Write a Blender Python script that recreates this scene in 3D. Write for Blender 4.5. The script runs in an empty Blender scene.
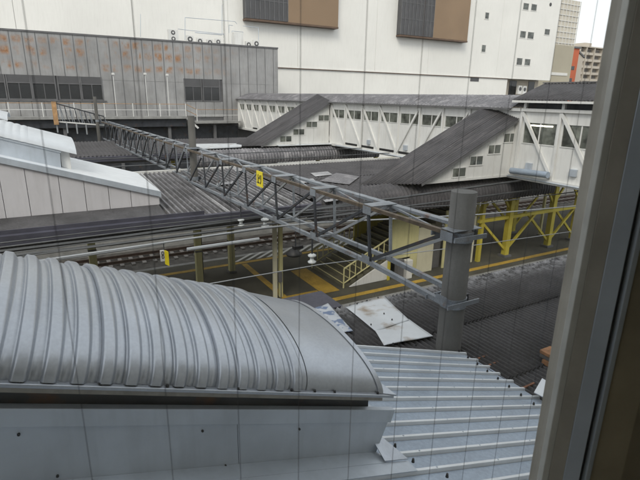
import bpy, math, random
from mathutils import Vector, Matrix
R = random.Random(7)
S = bpy.context.scene
COL = S.collection
rad = math.radians

# ------------------------------------------------------------------ camera
F, CX, CY = 480.0, 320.0, 240.0
def basis(p, y, r):
    p, y, r = map(rad, (p, y, r))
    fw = Vector((math.sin(y)*math.cos(p), math.cos(y)*math.cos(p), -math.sin(p)))
    rt = Vector((math.cos(y), -math.sin(y), 0)); up = rt.cross(fw)
    return rt*math.cos(r)+up*math.sin(r), up*math.cos(r)-rt*math.sin(r), fw
RT, UP, FW = basis(16.6, 29.8, 1.0)
EYE = Vector((0, 0, 8.5))
cam = bpy.data.cameras.new('camera'); camo = bpy.data.objects.new('camera', cam); COL.objects.link(camo)
cam.sensor_width = 36; cam.lens = 36*F/640; cam.clip_start = .01; cam.clip_end = 3000
m = Matrix((RT, UP, -FW)).transposed().to_4x4(); m.translation = EYE; camo.matrix_world = m
cam.dof.use_dof = True; cam.dof.focus_distance = 14; cam.dof.aperture_fstop = 20
S.camera = camo

# ------------------------------------------------------------------ light
w = bpy.data.worlds.new('World'); S.world = w; w.use_nodes = True
nt = w.node_tree; bg = nt.nodes['Background']
sky = nt.nodes.new('ShaderNodeTexSky'); sky.sky_type = 'NISHITA'; sky.sun_disc = False
SUN_EL, SUN_AZ = rad(44), rad(222)
sky.sun_elevation = SUN_EL; sky.sun_rotation = SUN_AZ; sky.dust_density = 4; sky.air_density = 1.2
mx = nt.nodes.new('ShaderNodeMixRGB'); mx.inputs[0].default_value = .86
mx.inputs[2].default_value = (10.8, 11.0, 11.3, 1)          # even overcast cloud
nt.links.new(sky.outputs[0], mx.inputs[1]); nt.links.new(mx.outputs[0], bg.inputs[0])
bg.inputs[1].default_value = .105
sl = bpy.data.lights.new('sun', 'SUN'); sl.energy = 1.5; sl.angle = rad(22); sl.color = (1, .93, .83)
so = bpy.data.objects.new('sun', sl); COL.objects.link(so)
sd = Vector((math.sin(SUN_AZ)*math.cos(SUN_EL), math.cos(SUN_AZ)*math.cos(SUN_EL), math.sin(SUN_EL)))
so.rotation_euler = sd.to_track_quat('Z', 'Y').to_euler(); so.location = (0, -20, 40)
vs = S.view_settings; vs.view_transform = 'Standard'; vs.look = 'None'; vs.exposure = .31; vs.gamma = 1
S.cycles.max_bounces = 8; S.cycles.transparent_max_bounces = 12

# ------------------------------------------------------------------ helpers
def at(u, v, x=None, y=None, z=None):
    d = FW + RT*((u-CX)/F) + UP*((CY-v)/F)
    t = (x-EYE.x)/d.x if x is not None else (y-EYE.y)/d.y if y is not None else (z-EYE.z)/d.z
    return EYE + d*t

class MB:
    def __init__(s): s.v = []; s.f = []
    def poly(s, pts):
        n = len(s.v); s.v += [tuple(p) for p in pts]; s.f.append(tuple(range(n, n+len(pts)))); return s
    def box(s, x0, x1, y0, y1, z0, z1):
        n = len(s.v)
        s.v += [(x, y, z) for z in (z0, z1) for y in (y0, y1) for x in (x0, x1)]
        s.f += [tuple(n+i for i in q) for q in ((0,2,3,1),(4,5,7,6),(0,1,5,4),(2,6,7,3),(0,4,6,2),(1,3,7,5))]; return s
    def bar(s, p, q, w, h, up=(0,0,1)):
        p, q = Vector(p), Vector(q); d = (q-p).normalized(); u = Vector(up)
        if abs(d.dot(u)) > .98: u = Vector((0,1,0)) if abs(d.y) < .9 else Vector((1,0,0))
        a = d.cross(u).normalized(); b = a.cross(d)
        n = len(s.v)
        for e in (p, q):
            for i, j in ((-1,-1),(1,-1),(1,1),(-1,1)): s.v.append(tuple(e+a*(i*w/2)+b*(j*h/2)))
        s.f += [tuple(n+i for i in k) for k in ((3,2,1,0),(4,5,6,7),(0,1,5,4),(1,2,6,5),(2,3,7,6),(3,0,4,7))]; return s
    def tube(s, p, q, r0, r1=None, n=10, cap=True):
        if r1 is None: r1 = r0
        p, q = Vector(p), Vector(q); d = (q-p).normalized(); u = Vector((0,0,1)) if abs(d.z) < .9 else Vector((1,0,0))
        a = d.cross(u).normalized(); b = a.cross(d); k = len(s.v)
        for e, r in ((p, r0), (q, r1)):
            for i in range(n):
                t = 2*math.pi*i/n; s.v.append(tuple(e+a*(r*math.cos(t))+b*(r*math.sin(t))))
        for i in range(n):
            j = (i+1) % n; s.f.append((k+i, k+n+i, k+n+j, k+j))
        if cap: s.f.append(tuple(k+i for i in range(n))); s.f.append(tuple(k+n+i for i in reversed(range(n))))
        return s
    def lathe(s, c, prof, n=16):
        k = len(s.v); c = Vector(c)
        for r, z in prof:
            for i in range(n):
                t = 2*math.pi*i/n; s.v.append((c.x+r*math.cos(t), c.y+r*math.sin(t), c.z+z))
        for a in range(len(prof)-1):
            for i in range(n):
                j = (i+1) % n; s.f.append((k+a*n+i, k+a*n+j, k+(a+1)*n+j, k+(a+1)*n+i))
        s.f.append(tuple(k+i for i in reversed(range(n)))); s.f.append(tuple(k+(len(prof)-1)*n+i for i in range(n))); return s
    def prism(s, pts, ext):
        e = Vector(ext); n = len(s.v); k = len(pts)
        s.v += [tuple(p) for p in pts] + [tuple(Vector(p)+e) for p in pts]
        s.f.append(tuple(range(n, n+k))); s.f.append(tuple(reversed(range(n+k, n+2*k))))
        for i in range(k):
            j = (i+1) % k; s.f.append((n+j, n+i, n+k+i, n+k+j))
        return s
    def grid(s, fn, ns, nt):
        n = len(s.v)
        for i in range(ns+1):
            for j in range(nt+1): s.v.append(tuple(fn(i/ns, j/nt)))
        for i in range(ns):
            for j in range(nt):
                a = n+i*(nt+1)+j; s.f.append((a, a+nt+1, a+nt+2, a+1))
        return s
    def build(s, name, mat, parent=None, smooth=False, bevel=0, label=None, cat=None, group=None, kind=None, solid=0):
        P = Vector(parent['loc']) if parent and 'loc' in parent else (Vector((0,0,0)))
        xs, ys, zs = zip(*s.v)
        o0 = Vector(((min(xs)+max(xs))/2, (min(ys)+max(ys))/2, min(zs)))
        me = bpy.data.meshes.new(name); me.from_pydata([tuple(Vector(v)-o0) for v in s.v], [], s.f)
        me.materials.append(mat); me.update()
        if smooth: me.polygons.foreach_set('use_smooth', [True]*len(me.polygons))
        o = bpy.data.objects.new(name, me); COL.objects.link(o)
        if parent: o.parent = parent
        o.location = o0-P; LOC[o.name] = o0; o['loc'] = tuple(o0)
        if bevel:
            b = o.modifiers.new('bevel', 'BEVEL'); b.width = bevel; b.segments = 2; b.limit_method = 'ANGLE'
        if solid:
            b = o.modifiers.new('thickness', 'SOLIDIFY'); b.thickness = solid
        tag(o, label, cat, group, kind); return o
LOC = {}
def tag(o, label=None, cat=None, group=None, kind=None):
    if label: o['label'] = label
    if cat: o['category'] = cat
    if group: o['group'] = group
    if kind: o['kind'] = kind
    return o
def thing(name, label, cat, loc, group=None):
    o = bpy.data.objects.new(name, None); COL.objects.link(o); o.empty_display_size = .2
    o.location = loc; o['loc'] = tuple(loc); return tag(o, label, cat, group)
def clone(o, loc, label=None, parent=None):
    c = o.copy(); COL.objects.link(c); c.location = loc
    if parent: c.parent = parent
    if label: c['label'] = label
    return c
def clone_tree(o, loc, label=None):
    r = clone(o, loc, label)
    for ch in list(o.children):
        c = ch.copy(); COL.objects.link(c); c.parent = r
        for g in list(ch.children):
            d = g.copy(); COL.objects.link(d); d.parent = c
    return r

# ------------------------------------------------------------------ materials
MATS = {}
def M(name, col, rough=.6, metal=0., var=.2, scale=1.5, streak=0., dirt=(.06,.05,.045), bump=0., fine=0., extra=None, spec=.5, dist=.01):
    m = bpy.data.materials.new(name); m.use_nodes = True; N = m.node_tree; L = N.links
    b = N.nodes['Principled BSDF']; b.inputs['Roughness'].default_value = rough; b.inputs['Metallic'].default_value = metal
    b.inputs['Specular IOR Level'].default_value = spec
    g = N.nodes.new('ShaderNodeNewGeometry')
    def noise(sc, vec=None, det=6, ro=.6):
        n = N.nodes.new('ShaderNodeTexNoise'); n.inputs['Scale'].default_value = sc; n.inputs['Detail'].default_value = det
        n.inputs['Roughness'].default_value = ro; L.new(vec or g.outputs['Position'], n.inputs['Vector']); return n.outputs['Fac']
    def ramp(f, a, bb, c0=(0,0,0,1), c1=(1,1,1,1)):
        r = N.nodes.new('ShaderNodeValToRGB'); r.color_ramp.elements[0].position = a; r.color_ramp.elements[1].position = bb
        r.color_ramp.elements[0].color = c0; r.color_ramp.elements[1].color = c1; L.new(f, r.inputs[0]); return r.outputs[0]
    def mix(f, a, bb, mode='MIX'):
        x = N.nodes.new('ShaderNodeMixRGB'); x.blend_type = mode
        for i, q in ((0, f), (1, a), (2, bb)):
            if isinstance(q, (int, float)): x.inputs[i].default_value = q
            elif isinstance(q, tuple): x.inputs[i].default_value = (*q[:3], 1)
            else: L.new(q, x.inputs[i])
        return x.outputs[0]
    lo = tuple(c*(1-var) for c in col); hi = tuple(min(1, c*(1+var)) for c in col)
    c = ramp(noise(scale), .35, .68, (*lo, 1), (*hi, 1))
    if fine: c = mix(fine, c, ramp(noise(scale*25, det=3), .4, .62), 'OVERLAY')
    if streak:
        mp = N.nodes.new('ShaderNodeMapping'); mp.inputs['Scale'].default_value = (5, 5, .45); L.new(g.outputs['Position'], mp.inputs[0])
        f = ramp(noise(1.3, mp.outputs[0], 5, .65), .48, .74)
        ff = N.nodes.new('ShaderNodeMath'); ff.operation = 'MULTIPLY'; ff.inputs[1].default_value = streak; L.new(f, ff.inputs[0])
        c = mix(ff.outputs[0], c, dirt)
    if extra: c = extra(N, L, g, noise, ramp, mix, c)
    L.new(c, b.inputs['Base Color'])
    rr = N.nodes.new('ShaderNodeMapRange'); rr.inputs[3].default_value = max(0, rough-.1); rr.inputs[4].default_value = min(1, rough+.12)
    L.new(noise(scale*3), rr.inputs[0]); L.new(rr.outputs[0], b.inputs['Roughness'])
    if bump:
        bp = N.nodes.new('ShaderNodeBump'); bp.inputs['Strength'].default_value = bump; bp.inputs['Distance'].default_value = dist
        L.new(noise(scale*8, det=8), bp.inputs['Height']); L.new(bp.outputs[0], b.inputs['Normal'])
    MATS[name] = m; return m

def rust_bands(N, L, g, noise, ramp, mix, c):
    # weathered rust blotches that sit in the rows between the fixing rails of the cladding
    sep = N.nodes.new('ShaderNodeSeparateXYZ'); L.new(g.outputs['Position'], sep.inputs[0])
    mp = N.nodes.new('ShaderNodeMapping'); mp.inputs['Scale'].default_value = (1.15, 1, .8); L.new(g.outputs['Position'], mp.inputs[0])
    n1 = noise(1.05, mp.outputs[0], 8, .62)
    cur = None
    for z, hgt in ((13.15, .42), (12.2, .55), (10.95, .45)):
        a = N.nodes.new('ShaderNodeMath'); a.operation = 'SUBTRACT'; L.new(sep.outputs[2], a.inputs[0]); a.inputs[1].default_value = z
        bb = N.nodes.new('ShaderNodeMath'); bb.operation = 'ABSOLUTE'; L.new(a.outputs[0], bb.inputs[0])
        r = N.nodes.new('ShaderNodeMapRange'); r.inputs[1].default_value = hgt*.35; r.inputs[2].default_value = hgt
        r.inputs[3].default_value = 1; r.inputs[4].default_value = 0; L.new(bb.outputs[0], r.inputs[0])
        if cur is None: cur = r.outputs[0]
        else:
            mm = N.nodes.new('ShaderNodeMath'); mm.operation = 'MAXIMUM'; L.new(cur, mm.inputs[0]); L.new(r.outputs[0], mm.inputs[1]); cur = mm.outputs[0]
    xr = N.nodes.new('ShaderNodeMapRange'); xr.inputs[1].default_value = 14; xr.inputs[2].default_value = 21; xr.inputs[3].default_value = 1; xr.inputs[4].default_value = 0
    L.new(sep.outputs[0], xr.inputs[0])
    # blotch keeps to the middle of each 1.05 m panel
    px = N.nodes.new('ShaderNodeMath'); px.operation = 'PINGPONG'; px.inputs[1].default_value = .525
    ad = N.nodes.new('ShaderNodeMath'); ad.operation = 'ADD'; ad.inputs[1].default_value = 12.0; L.new(sep.outputs[0], ad.inputs[0]); L.new(ad.outputs[0], px.inputs[0])
    pr = N.nodes.new('ShaderNodeMapRange'); pr.inputs[1].default_value = .08; pr.inputs[2].default_value = .25; L.new(px.outputs[0], pr.inputs[0])
    f = mix(ramp(noise(.45, det=3), .38, .56), (0, 0, 0), ramp(n1, .41, .55))
    for o in (cur, xr.outputs[0], pr.outputs[0]):
        mm = N.nodes.new('ShaderNodeMath'); mm.operation = 'MULTIPLY'; L.new(f, mm.inputs[0]); L.new(o, mm.inputs[1]); f = mm.outputs[0]
    rc = ramp(noise(6), .35, .7, (.24, .11, .055, 1), (.46, .27, .14, 1))
    return mix(f, c, rc)
def rust_spots(N, L, g, noise, ramp, mix, c):
    return mix(ramp(noise(2.5, det=8), .6, .72), c, (.16, .08, .045))
def lichen(N, L, g, noise, ramp, mix, c):
    c = mix(ramp(noise(3.2, det=10, ro=.75), .52, .66), c, (.24, .235, .24))
    return mix(ramp(noise(11, det=8, ro=.8), .57, .66), c, (.34, .34, .35))
def concrete_stain(N, L, g, noise, ramp, mix, c):
    return mix(ramp(noise(.7, det=8), .5, .75), c, tuple(.5*x for x in (.2, .2, .19)))

def eave_wear(N, L, g, noise, ramp, mix, c):
    # bleached, flaking edge of the slates towards the eave
    c = mix(ramp(noise(9, det=9, ro=.8), .60, .70), c, (.15, .15, .155))
    sep = N.nodes.new('ShaderNodeSeparateXYZ'); L.new(g.outputs['Position'], sep.inputs[0])
    r = N.nodes.new('ShaderNodeMapRange'); r.inputs[1].default_value = 7.6; r.inputs[2].default_value = 8.4; L.new(sep.outputs[1], r.inputs[0])
    mm = N.nodes.new('ShaderNodeMath'); mm.operation = 'MULTIPLY'; L.new(r.outputs[0], mm.inputs[0]); L.new(ramp(noise(5, det=9, ro=.7), .42, .6), mm.inputs[1])
    return mix(mm.outputs[0], c, (.36, .36, .37))
white_wall = M('white_wall', (.84, .83, .79), .7, var=.04, scale=.12, streak=.22, dirt=(.55, .53, .5))
white_clad = M('white_cladding', (.74, .74, .72), .5, var=.06, scale=.6, streak=.38, dirt=(.45, .43, .40))
lavender = M('lavender_grey_cladding', (.56, .55, .57), .5, var=.06, scale=.6, streak=.35, dirt=(.36, .34, .34))
white_steel = M('white_steel', (.72, .72, .70), .5, var=.06, scale=1.2, streak=.2, dirt=(.38, .36, .33))
metal_clad = M('weathered_metal', (.33, .33, .33), .6, .1, var=.18, scale=.5, streak=.35, dirt=(.15, .135, .125), extra=rust_bands)
metal_trim = M('grey_trim', (.15, .15, .155), .6, .2, var=.2)
dark_glass = M('dark_glass', (.035, .037, .04), .2, var=.2, scale=.8, spec=.6)
window_glass = M('window_glass', (.10, .11, .10), .1, var=.6, scale=1.1, spec=.6)
bridge_glass = M('footbridge_glass', (.14, .15, .13), .15, var=.75, scale=1.6, spec=.6)
def slope_streaks(N, L, g, noise, ramp, mix, c):
    # rain-washed streaks that follow the fall of the roof, sheet courses and faint lichen
    mp = N.nodes.new('ShaderNodeMapping'); mp.inputs['Scale'].default_value = (.35, 7, .35); L.new(g.outputs['Position'], mp.inputs[0])
    c = mix(ramp(noise(1.2, mp.outputs[0], 6, .65), .5, .68), c, (.105, .098, .102))
    return mix(ramp(noise(7, det=9, ro=.75), .60, .70), c, (.20, .195, .20))
slate = M('old_slate', (.060, .058, .063), .85, var=.25, scale=1.2, fine=.2, extra=slope_streaks, bump=.15)
slate_dark = M('dark_slate', (.055, .053, .056), .8, var=.3, scale=.9, fine=.25, bump=.12, extra=eave_wear)
pan_dark = M('dark_pan', (.07, .068, .072), .7, var=.4, scale=.9, fine=.3)
rib_light = M('bleached_rib', (.33, .33, .34), .7, var=.3, scale=.8, fine=.3)
slate_fine = M('charcoal_slate', (.062, .06, .065), .85, var=.3, scale=1.2, fine=.4, bump=.4)
slate_pale = M('mixed_sheet', (.165, .162, .172), .7, var=.5, scale=.9, fine=.4, extra=lichen)
tin = M('tin_roof', (.15, .147, .158), .6, .2, var=.2, scale=.5, streak=.0, fine=.3,
    extra=lambda N, L, g, noise, ramp, mix, c: mix(ramp(noise(1.3, det=10, ro=.75), .5, .68), c, (.33, .32, .33)))
gutter = M('purple_grey_gutter', (.075, .075, .10), .5, .2, var=.2, scale=2, fine=.2)
galv = M('galvanized', (.41, .44, .485), .36, .66, var=.08, scale=1.6, fine=.04, streak=.12, dirt=(.42, .41, .38), bump=.02)
galv_pale = M('pale_galvanized', (.55, .58, .61), .5, .2, var=.08, scale=1, streak=.1, dirt=(.4, .4, .4))
galv_dull = M('dull_galvanized', (.50, .55, .61), .45, .3, var=.12, scale=1.2, streak=.2, dirt=(.2, .2, .2))
blue_sheet = M('pale_blue_sheet', (.335, .40, .485), .40, .2, var=.10, scale=.9, fine=.08, streak=.06, dirt=(.25, .26, .28))
rib_cap = M('rib_cap', (.74, .77, .80), .4, .15, var=.06, scale=2)
white_sheet = M('white_sheet', (.62, .65, .68), .4, .2, var=.08, scale=1.3,
    extra=lambda N, L, g, noise, ramp, mix, c: mix(ramp(noise(1.9, det=9, ro=.6), .55, .7), c, (.34, .28, .22)))
blue_print = M('blue_marked_sheet', (.55, .58, .62), .4, .2, var=.05, scale=2.5,
    extra=lambda N, L, g, noise, ramp, mix, c: mix(ramp(noise(4.2, det=2), .5, .56), c, (.17, .23, .36)))
bluegrey = M('blue_grey_steel', (.25, .275, .305), .5, .3, var=.2, scale=2.2, fine=.2, streak=.2, dirt=(.12, .11, .1), extra=rust_spots)
steel_dark = M('dark_steel', (.055, .06, .07), .55, .4, var=.3, scale=3, extra=rust_spots)
steel_rust = M('rusty_chord', (.11, .085, .06), .6, .3, var=.35, scale=5)
rail_m = M('rail_steel', (.07, .045, .035), .6, .3, var=.3, scale=5)
red_trim = M('red_trim', (.30, .07, .06), .6, var=.1)
bay_trim = M('bay_trim', (.13, .085, .06), .7, var=.2)
rust = M('rust', (.17, .07, .035), .8, var=.4, scale=7)
rust_pale = M('flaking_orange_paint', (.42, .25, .12), .7, var=.35, scale=3)
concrete = M('pole_concrete', (.12, .12, .117), .85, var=.18, scale=1.1, fine=.06, streak=.6, dirt=(.07, .07, .066), bump=.08)
concrete_dark = M('dark_concrete', (.085, .082, .076), .85, var=.2, scale=1.1, fine=.08, streak=.5, dirt=(.05, .05, .045))
asphalt = M('platform_asphalt', (.082, .077, .058), .8, var=.3, scale=.8, fine=.3, bump=.2)  # olive tint stands in for the warm glow under the canopies
sleeper_m = M('sleeper_concrete', (.17, .16, .15), .85, var=.3, scale=2)
step_m = M('worn_step', (.12, .112, .075), .8, var=.25, scale=1.5, fine=.2)
stone_edge = M('platform_edge', (.30, .30, .29), .8, var=.2, scale=1.5, fine=.2)
ballast = M('ballast', (.085, .078, .07), .95, var=.5, scale=3, fine=.6, bump=1, dist=.05)
ground_m = M('ground', (.07, .07, .066), .95, var=.3, scale=.3, fine=.3)
tactile = M('tactile_yellow', (.48, .31, .05), .75, var=.22, scale=1.5, fine=.25)
white_paint = M('white_paint', (.62, .62, .60), .7, var=.15, scale=2)
cream = M('cream_paint', (.62, .58, .30), .55, var=.12, scale=.9, streak=.22, dirt=(.25, .23, .16))
cream_pale = M('pale_cream_paint', (.62, .59, .44), .55, var=.1, scale=.9, streak=.2, dirt=(.3, .28, .2))
yellow = M('yellow_paint', (.56, .47, .06), .5, var=.15, scale=1.5, streak=.25, dirt=(.2, .18, .07))  # real yellow, deepened to carry the warm light under the roofs
sign_yellow = M('sign_yellow', (.80, .66, .02), .5, var=.06)
black = M('black', (.012, .012, .013), .5, var=.2)
brownbay = M('tan_cladding', (.27, .185, .115), .6, var=.08, scale=.2, streak=.1, dirt=(.2, .14, .09))
louvre = M('grey_louvre', (.10, .10, .105), .6, .2, var=.15, scale=.5)
lattice_m = M('beige_tower', (.44, .40, .31), .7, var=.08, scale=.1)
lattice_u = M('pale_beige_tower', (.60, .56, .48), .7, var=.05, scale=.1)
lattice_l = M('pale_lattice', (.72, .71, .68), .7, var=.05)
orange = M('orange_wall', (.55, .135, .06), .7, var=.06, scale=.1)
apt = M('apartment_wall', (.52, .47, .40), .8, var=.06, scale=.05)
apt_dark = M('apartment_recess', (.17, .16, .15), .7, var=.2, scale=.2)
porcelain = M('porcelain', (.62, .65, .66), .25, var=.05)
wire_m = M('wire', (.10, .105, .11), .5, .5, var=.2)
wire_pale = M('pale_cable', (.36, .38, .40), .45, .3, var=.1)
alu_pale = M('pale_aluminium', (.52, .52, .49), .45, .3, var=.1, scale=14, streak=.2, dirt=(.2, .18, .15))
alu_brown = M('brownish_aluminium', (.31, .29, .25), .5, .2, var=.16, scale=12, streak=.35, dirt=(.12, .10, .08))
alu_blue = M('bluish_aluminium', (.38, .42, .47), .42, .4, var=.08, scale=14)
rubber = M('gasket', (.02, .02, .022), .6, var=.2)
room_m = M('room_wall', (.70, .66, .56), .8, var=.1, scale=.8)
brown_wood = M('brown_jamb', (.24, .205, .14), .6, var=.25, scale=6)
facade = M('beige_facade', (.56, .54, .49), .7, var=.12, scale=.6, streak=.3, dirt=(.2, .19, .17))
lamp_m = bpy.data.materials.new('tube_light'); lamp_m.use_nodes = True
_b = lamp_m.node_tree.nodes['Principled BSDF']; _b.inputs['Emission Color'].default_value = (1, .93, .75, 1); _b.inputs['Emission Strength'].default_value = 3
brick_m = M('orange_brick', (.30, .15, .07), .85, var=.3, scale=9, fine=.3)
pane_m = bpy.data.materials.new('wired_pane'); pane_m.use_nodes = True
_N = pane_m.node_tree; _N.nodes.clear()
_o = _N.nodes.new('ShaderNodeOutputMaterial'); _t = _N.nodes.new('ShaderNodeBsdfTransparent'); _g = _N.nodes.new('ShaderNodeBsdfGlossy')
_d = _N.nodes.new('ShaderNodeBsdfDiffuse'); _lw = _N.nodes.new('ShaderNodeLayerWeight'); _pw = _N.nodes.new('ShaderNodeMath'); _pw.operation = 'POWER'; _pw.inputs[1].default_value = 5; _f = _N.nodes.new('ShaderNodeMapRange'); _f.inputs[3].default_value = .02; _f.inputs[4].default_value = .6
_m1 = _N.nodes.new('ShaderNodeMixShader'); _m2 = _N.nodes.new('ShaderNodeMixShader')
_t.inputs[0].default_value = (.96, .97, .965, 1); _g.inputs['Roughness'].default_value = .02; _d.inputs[0].default_value = (.6, .6, .58, 1)
_n = _N.nodes.new('ShaderNodeTexNoise'); _n.inputs['Scale'].default_value = 30; _n.inputs['Detail'].default_value = 8
_r = _N.nodes.new('ShaderNodeMapRange'); _r.inputs[1].default_value = .45; _r.inputs[2].default_value = .8; _r.inputs[3].default_value = .032; _r.inputs[4].default_value = .08  # dust film, strengthened into an even haze that lifts the dark tones
_gg = _N.nodes.new('ShaderNodeNewGeometry'); _N.links.new(_gg.outputs['Position'], _n.inputs['Vector'])
_N.links.new(_n.outputs[0], _r.inputs[0]); _N.links.new(_r.outputs[0], _m1.inputs[0]); _N.links.new(_t.outputs[0], _m1.inputs[1]); _N.links.new(_d.outputs[0], _m1.inputs[2])
_N.links.new(_lw.outputs['Facing'], _pw.inputs[0]); _N.links.new(_pw.outputs[0], _f.inputs[0]); _N.links.new(_f.outputs[0], _m2.inputs[0]); _N.links.new(_m1.outputs[0], _m2.inputs[1]); _N.links.new(_g.outputs[0], _m2.inputs[2]); _N.links.new(_m2.outputs[0], _o.inputs[0])

# ------------------------------------------------------------------ ground, platforms, tracks
MB().poly([(-900,-300,-1.5),(1500,-300,-1.5),(1500,1500,-1.5),(-900,1500,-1.5)]).build('ground', ground_m, kind='structure')
def bed(y0, y1):
    MB().box(-40, 90, y0, y1, -1.49, -1.2).build('track_bed', ballast, kind='structure')
bed(7.9, 15.5); bed(24.3, 31.4); bed(42.2, 51.0)
def platform(y0, y1):
    p = MB().box(-40, 90, y0+.3, y1-.3, -1.48, 0).build('platform', asphalt, kind='structure')
    for a, b in ((y0, y0+.298), (y1-.298, y1)):
        MB().box(-40, 90, a, b, -1.48, .003).build('platform_edge', stone_edge, p)
    return p
PA = platform(.5, 7.8); PB = platform(15.6, 24.2); PC = platform(31.5, 42.0)
def rail_track(yc, x0, x1, label):
    t = thing('railway_track', label, 'railway track', (x0, yc, -1.2), 'railway tracks between the platforms')
    for s in (-1, 1):
        y = yc+s*.5335
        MB().box(x0, x1, y-.06, y+.06, -1.1, -1.085).box(x0, x1, y-.01, y+.01, -1.085, -.97).box(x0, x1, y-.033, y+.033, -.97, -.93).build('rail', rail_m, t)
    first = None; n = int((x1-x0)/.62)
    for i in range(n):
        if first is None: first = MB().box(x0, x0+.22, yc-1, yc+1, -1.2, -1.1).build('sleeper', sleeper_m, t)
        else: clone(first, first.location+Vector((.62*i, 0, 0)), parent=t)
rail_track(10.6, -6, 40, 'railway track running under the near overhead wire beside the dark slate roof')
rail_track(13.7, -6, 40, 'railway track along the near edge of the middle platform')
rail_track(26.1, -10, 60, 'brown railway track along the far edge of the middle platform with white hatching')
rail_track(29.5, -10, 60, 'brown railway track along the second platform back, in front of its edge')

# tactile paving of the middle platform: one tile per 0.3 m
tt = thing('tactile_line', 'orange tactile paving strip along the near edge of the middle platform', 'tactile paving', (5, 16.35, .004))
def tile_mesh():
    m_ = MB().box(0, .296, 0, .296, 0, .006)
    return m_
def tiles(parent, x0, y0, nx, ny, z=.004, limit=300):
    me = None; base = Vector(parent['loc'])
    for i in range(nx):
        for j in range(ny):
            p = Vector((x0+i*.3, y0+j*.3, z))
            if TILE[0] is None:
                TILE[0] = tile_mesh().build('paving_tile', tactile, parent); TILE[0].location = p-base+Vector((.148,.148,0))
            else:
                c = bpy.data.objects.new('paving_tile', TILE[0].data); COL.objects.link(c); c.parent = parent; c.location = p-base+Vector((.148,.148,0))
TILE = [None]
tiles(tt, 6.9, 16.36, 82, 1)
t2 = thing('tactile_line', 'orange tactile paving line along the far edge of the middle platform', 'tactile paving', (2, 22.75, .004))
tiles(t2, 1.0, 22.75, 75, 1)
t3 = thing('tactile_line', 'orange tactile path crossing the middle platform from edge to edge', 'tactile paving', (8.3, 17.2, .004))
tiles(t3, 8.25, 16.68, 1, 20); tiles(t3, 8.56, 17.5, 5, 1)
t4 = thing('tactile_patch', 'orange tactile paving patch at the foot of the yellow railed stairs', 'tactile paving', (10.3, 18.6, .004))
tiles(t4, 10.1, 17.3, 3, 11)
hz = thing('edge_hatching', 'white slanted hatching on the far edge of the middle platform', 'marking', (8, 23.6, .004))
hb = None
for i in range(26):
    x = 8.0+i*.62
    MB().prism([(x, 23.15, .005), (x+.26, 23.15, .005), (x+1.56, 24.15, .005), (x+1.30, 24.15, .005)], (0, 0, .003)).build('stripe', white_paint, hz)

# ------------------------------------------------------------------ corrugated sheet helper
def corr(nw, sub, along, amp, fn, prof='sin'):
    """fn(s in metres across waves, t 0..1 along, h wave height) -> point"""
def wave(x, pitch, amp, kind):
    p = (x/pitch) % 1
    if kind == 'sin': return amp*math.cos(2*math.pi*p)
    if kind == 'trap':
        return amp if p < .28 else amp*(1-(p-.28)/.14*2) if p < .42 else -amp if p < .86 else -amp+2*amp*(p-.86)/.14
def roof_sheet(x0, x1, pathf, nt, pitch, amp, kind='sin', sub=6, across='x'):
    """pathf(t)->(c, z, nrm) profile of the sheet along the other axis"""
    n = max(1, int(round((x1-x0)/pitch*sub)))
    b = MB()
    def fn(s, t):
        x = x0+(x1-x0)*s; c, z, nc, nz = pathf(t); h = wave(x, pitch, amp, kind)
        return (x, c+nc*h, z+nz*h) if across == 'x' else (c+nc*h, x, z+nz*h)
    return b.grid(fn, n, nt)

# ------------------------------------------------------------------ near platform roof (dark slate)
ZA = 3.93
EA = 8.36
nearroof = thing('platform_roof', 'dark corrugated slate roof of the near platform beside the concrete pole', 'roof', (12, 5, ZA-.3))
def flat(y0, y1, z0, z1):
    return lambda t: (y0+(y1-y0)*t, z0+(z1-z0)*t, 0, 1)
# courses of sheets, each lapped a little over the next
ys = [1.0, 2.85, 4.7, 6.55, EA]
for k in range(4):
    for a, b in ((-8, 4), (4, 9), (9, 14), (14, 20), (20, 30)):
        dz = R.uniform(-.008, .008)
        roof_sheet(a, b-.004, flat(ys[k]-.1, ys[k+1], ZA+.014*k+.0145+dz*.5, ZA+.014*k+dz*.5), 1, .112, .027, sub=8 if a < 9 else 6).build('slate_sheet', slate_dark, nearroof, smooth=True, solid=.012)
MB().box(-8, 30, 1.0, EA-.15, ZA-.35, ZA-.12).build('roof_deck', metal_trim, nearroof)
MB().box(-8, 5.42, EA+.02, EA+1.0, ZA-.02, ZA+.06).build('eave_flashing', gutter, nearroof)
MB().box(5.44, 30, EA+.0, EA+.12, ZA-.22, ZA-.05).build('gutter', gutter, nearroof)
for x in (1, 6, 11, 16, 21, 26):
    MB().tube((x, 4.4, 0), (x, 4.4, ZA-.35), .09, n=10).build('column', cream, nearroof)

# white patch sheets lying on the slate
def patch(name, pts, mat, label, z=.106, screws=()):
    q = [at(u, v, z=ZA+z) for u, v in pts]
    t = thing(name, label, 'sheet', (sum(p.x for p in q)/4, sum(p.y for p in q)/4, ZA+z))
    ph = R.uniform(0, 6)
    def fn(a, b):
        e = q[0].lerp(q[1], a).lerp(q[3].lerp(q[2], a), b)
        lift = .008*math.sin(3.1*a+ph)*math.sin(2.3*b+ph)+.004*math.sin(9*a+5*b+ph)
        return (e.x, e.y, ZA+z+lift)
    MB().grid(fn, 14, 14).build('sheet', mat, t, smooth=True, solid=-.010)
    for u, v in screws:
        p = at(u, v, z=ZA+z+.012); MB().tube(p, p+Vector((0, 0, .03)), .016, .01, n=8).build('screw', black, t)
    return t
patch('metal_sheet', [(346, 307), (384, 296), (409, 320), (376, 331)], white_sheet, 'white metal sheet with brown stains and screws lying on dark slate roof', screws=((357, 304), (367, 301), (378, 298), (371, 325), (392, 320), (384, 314)))
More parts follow.
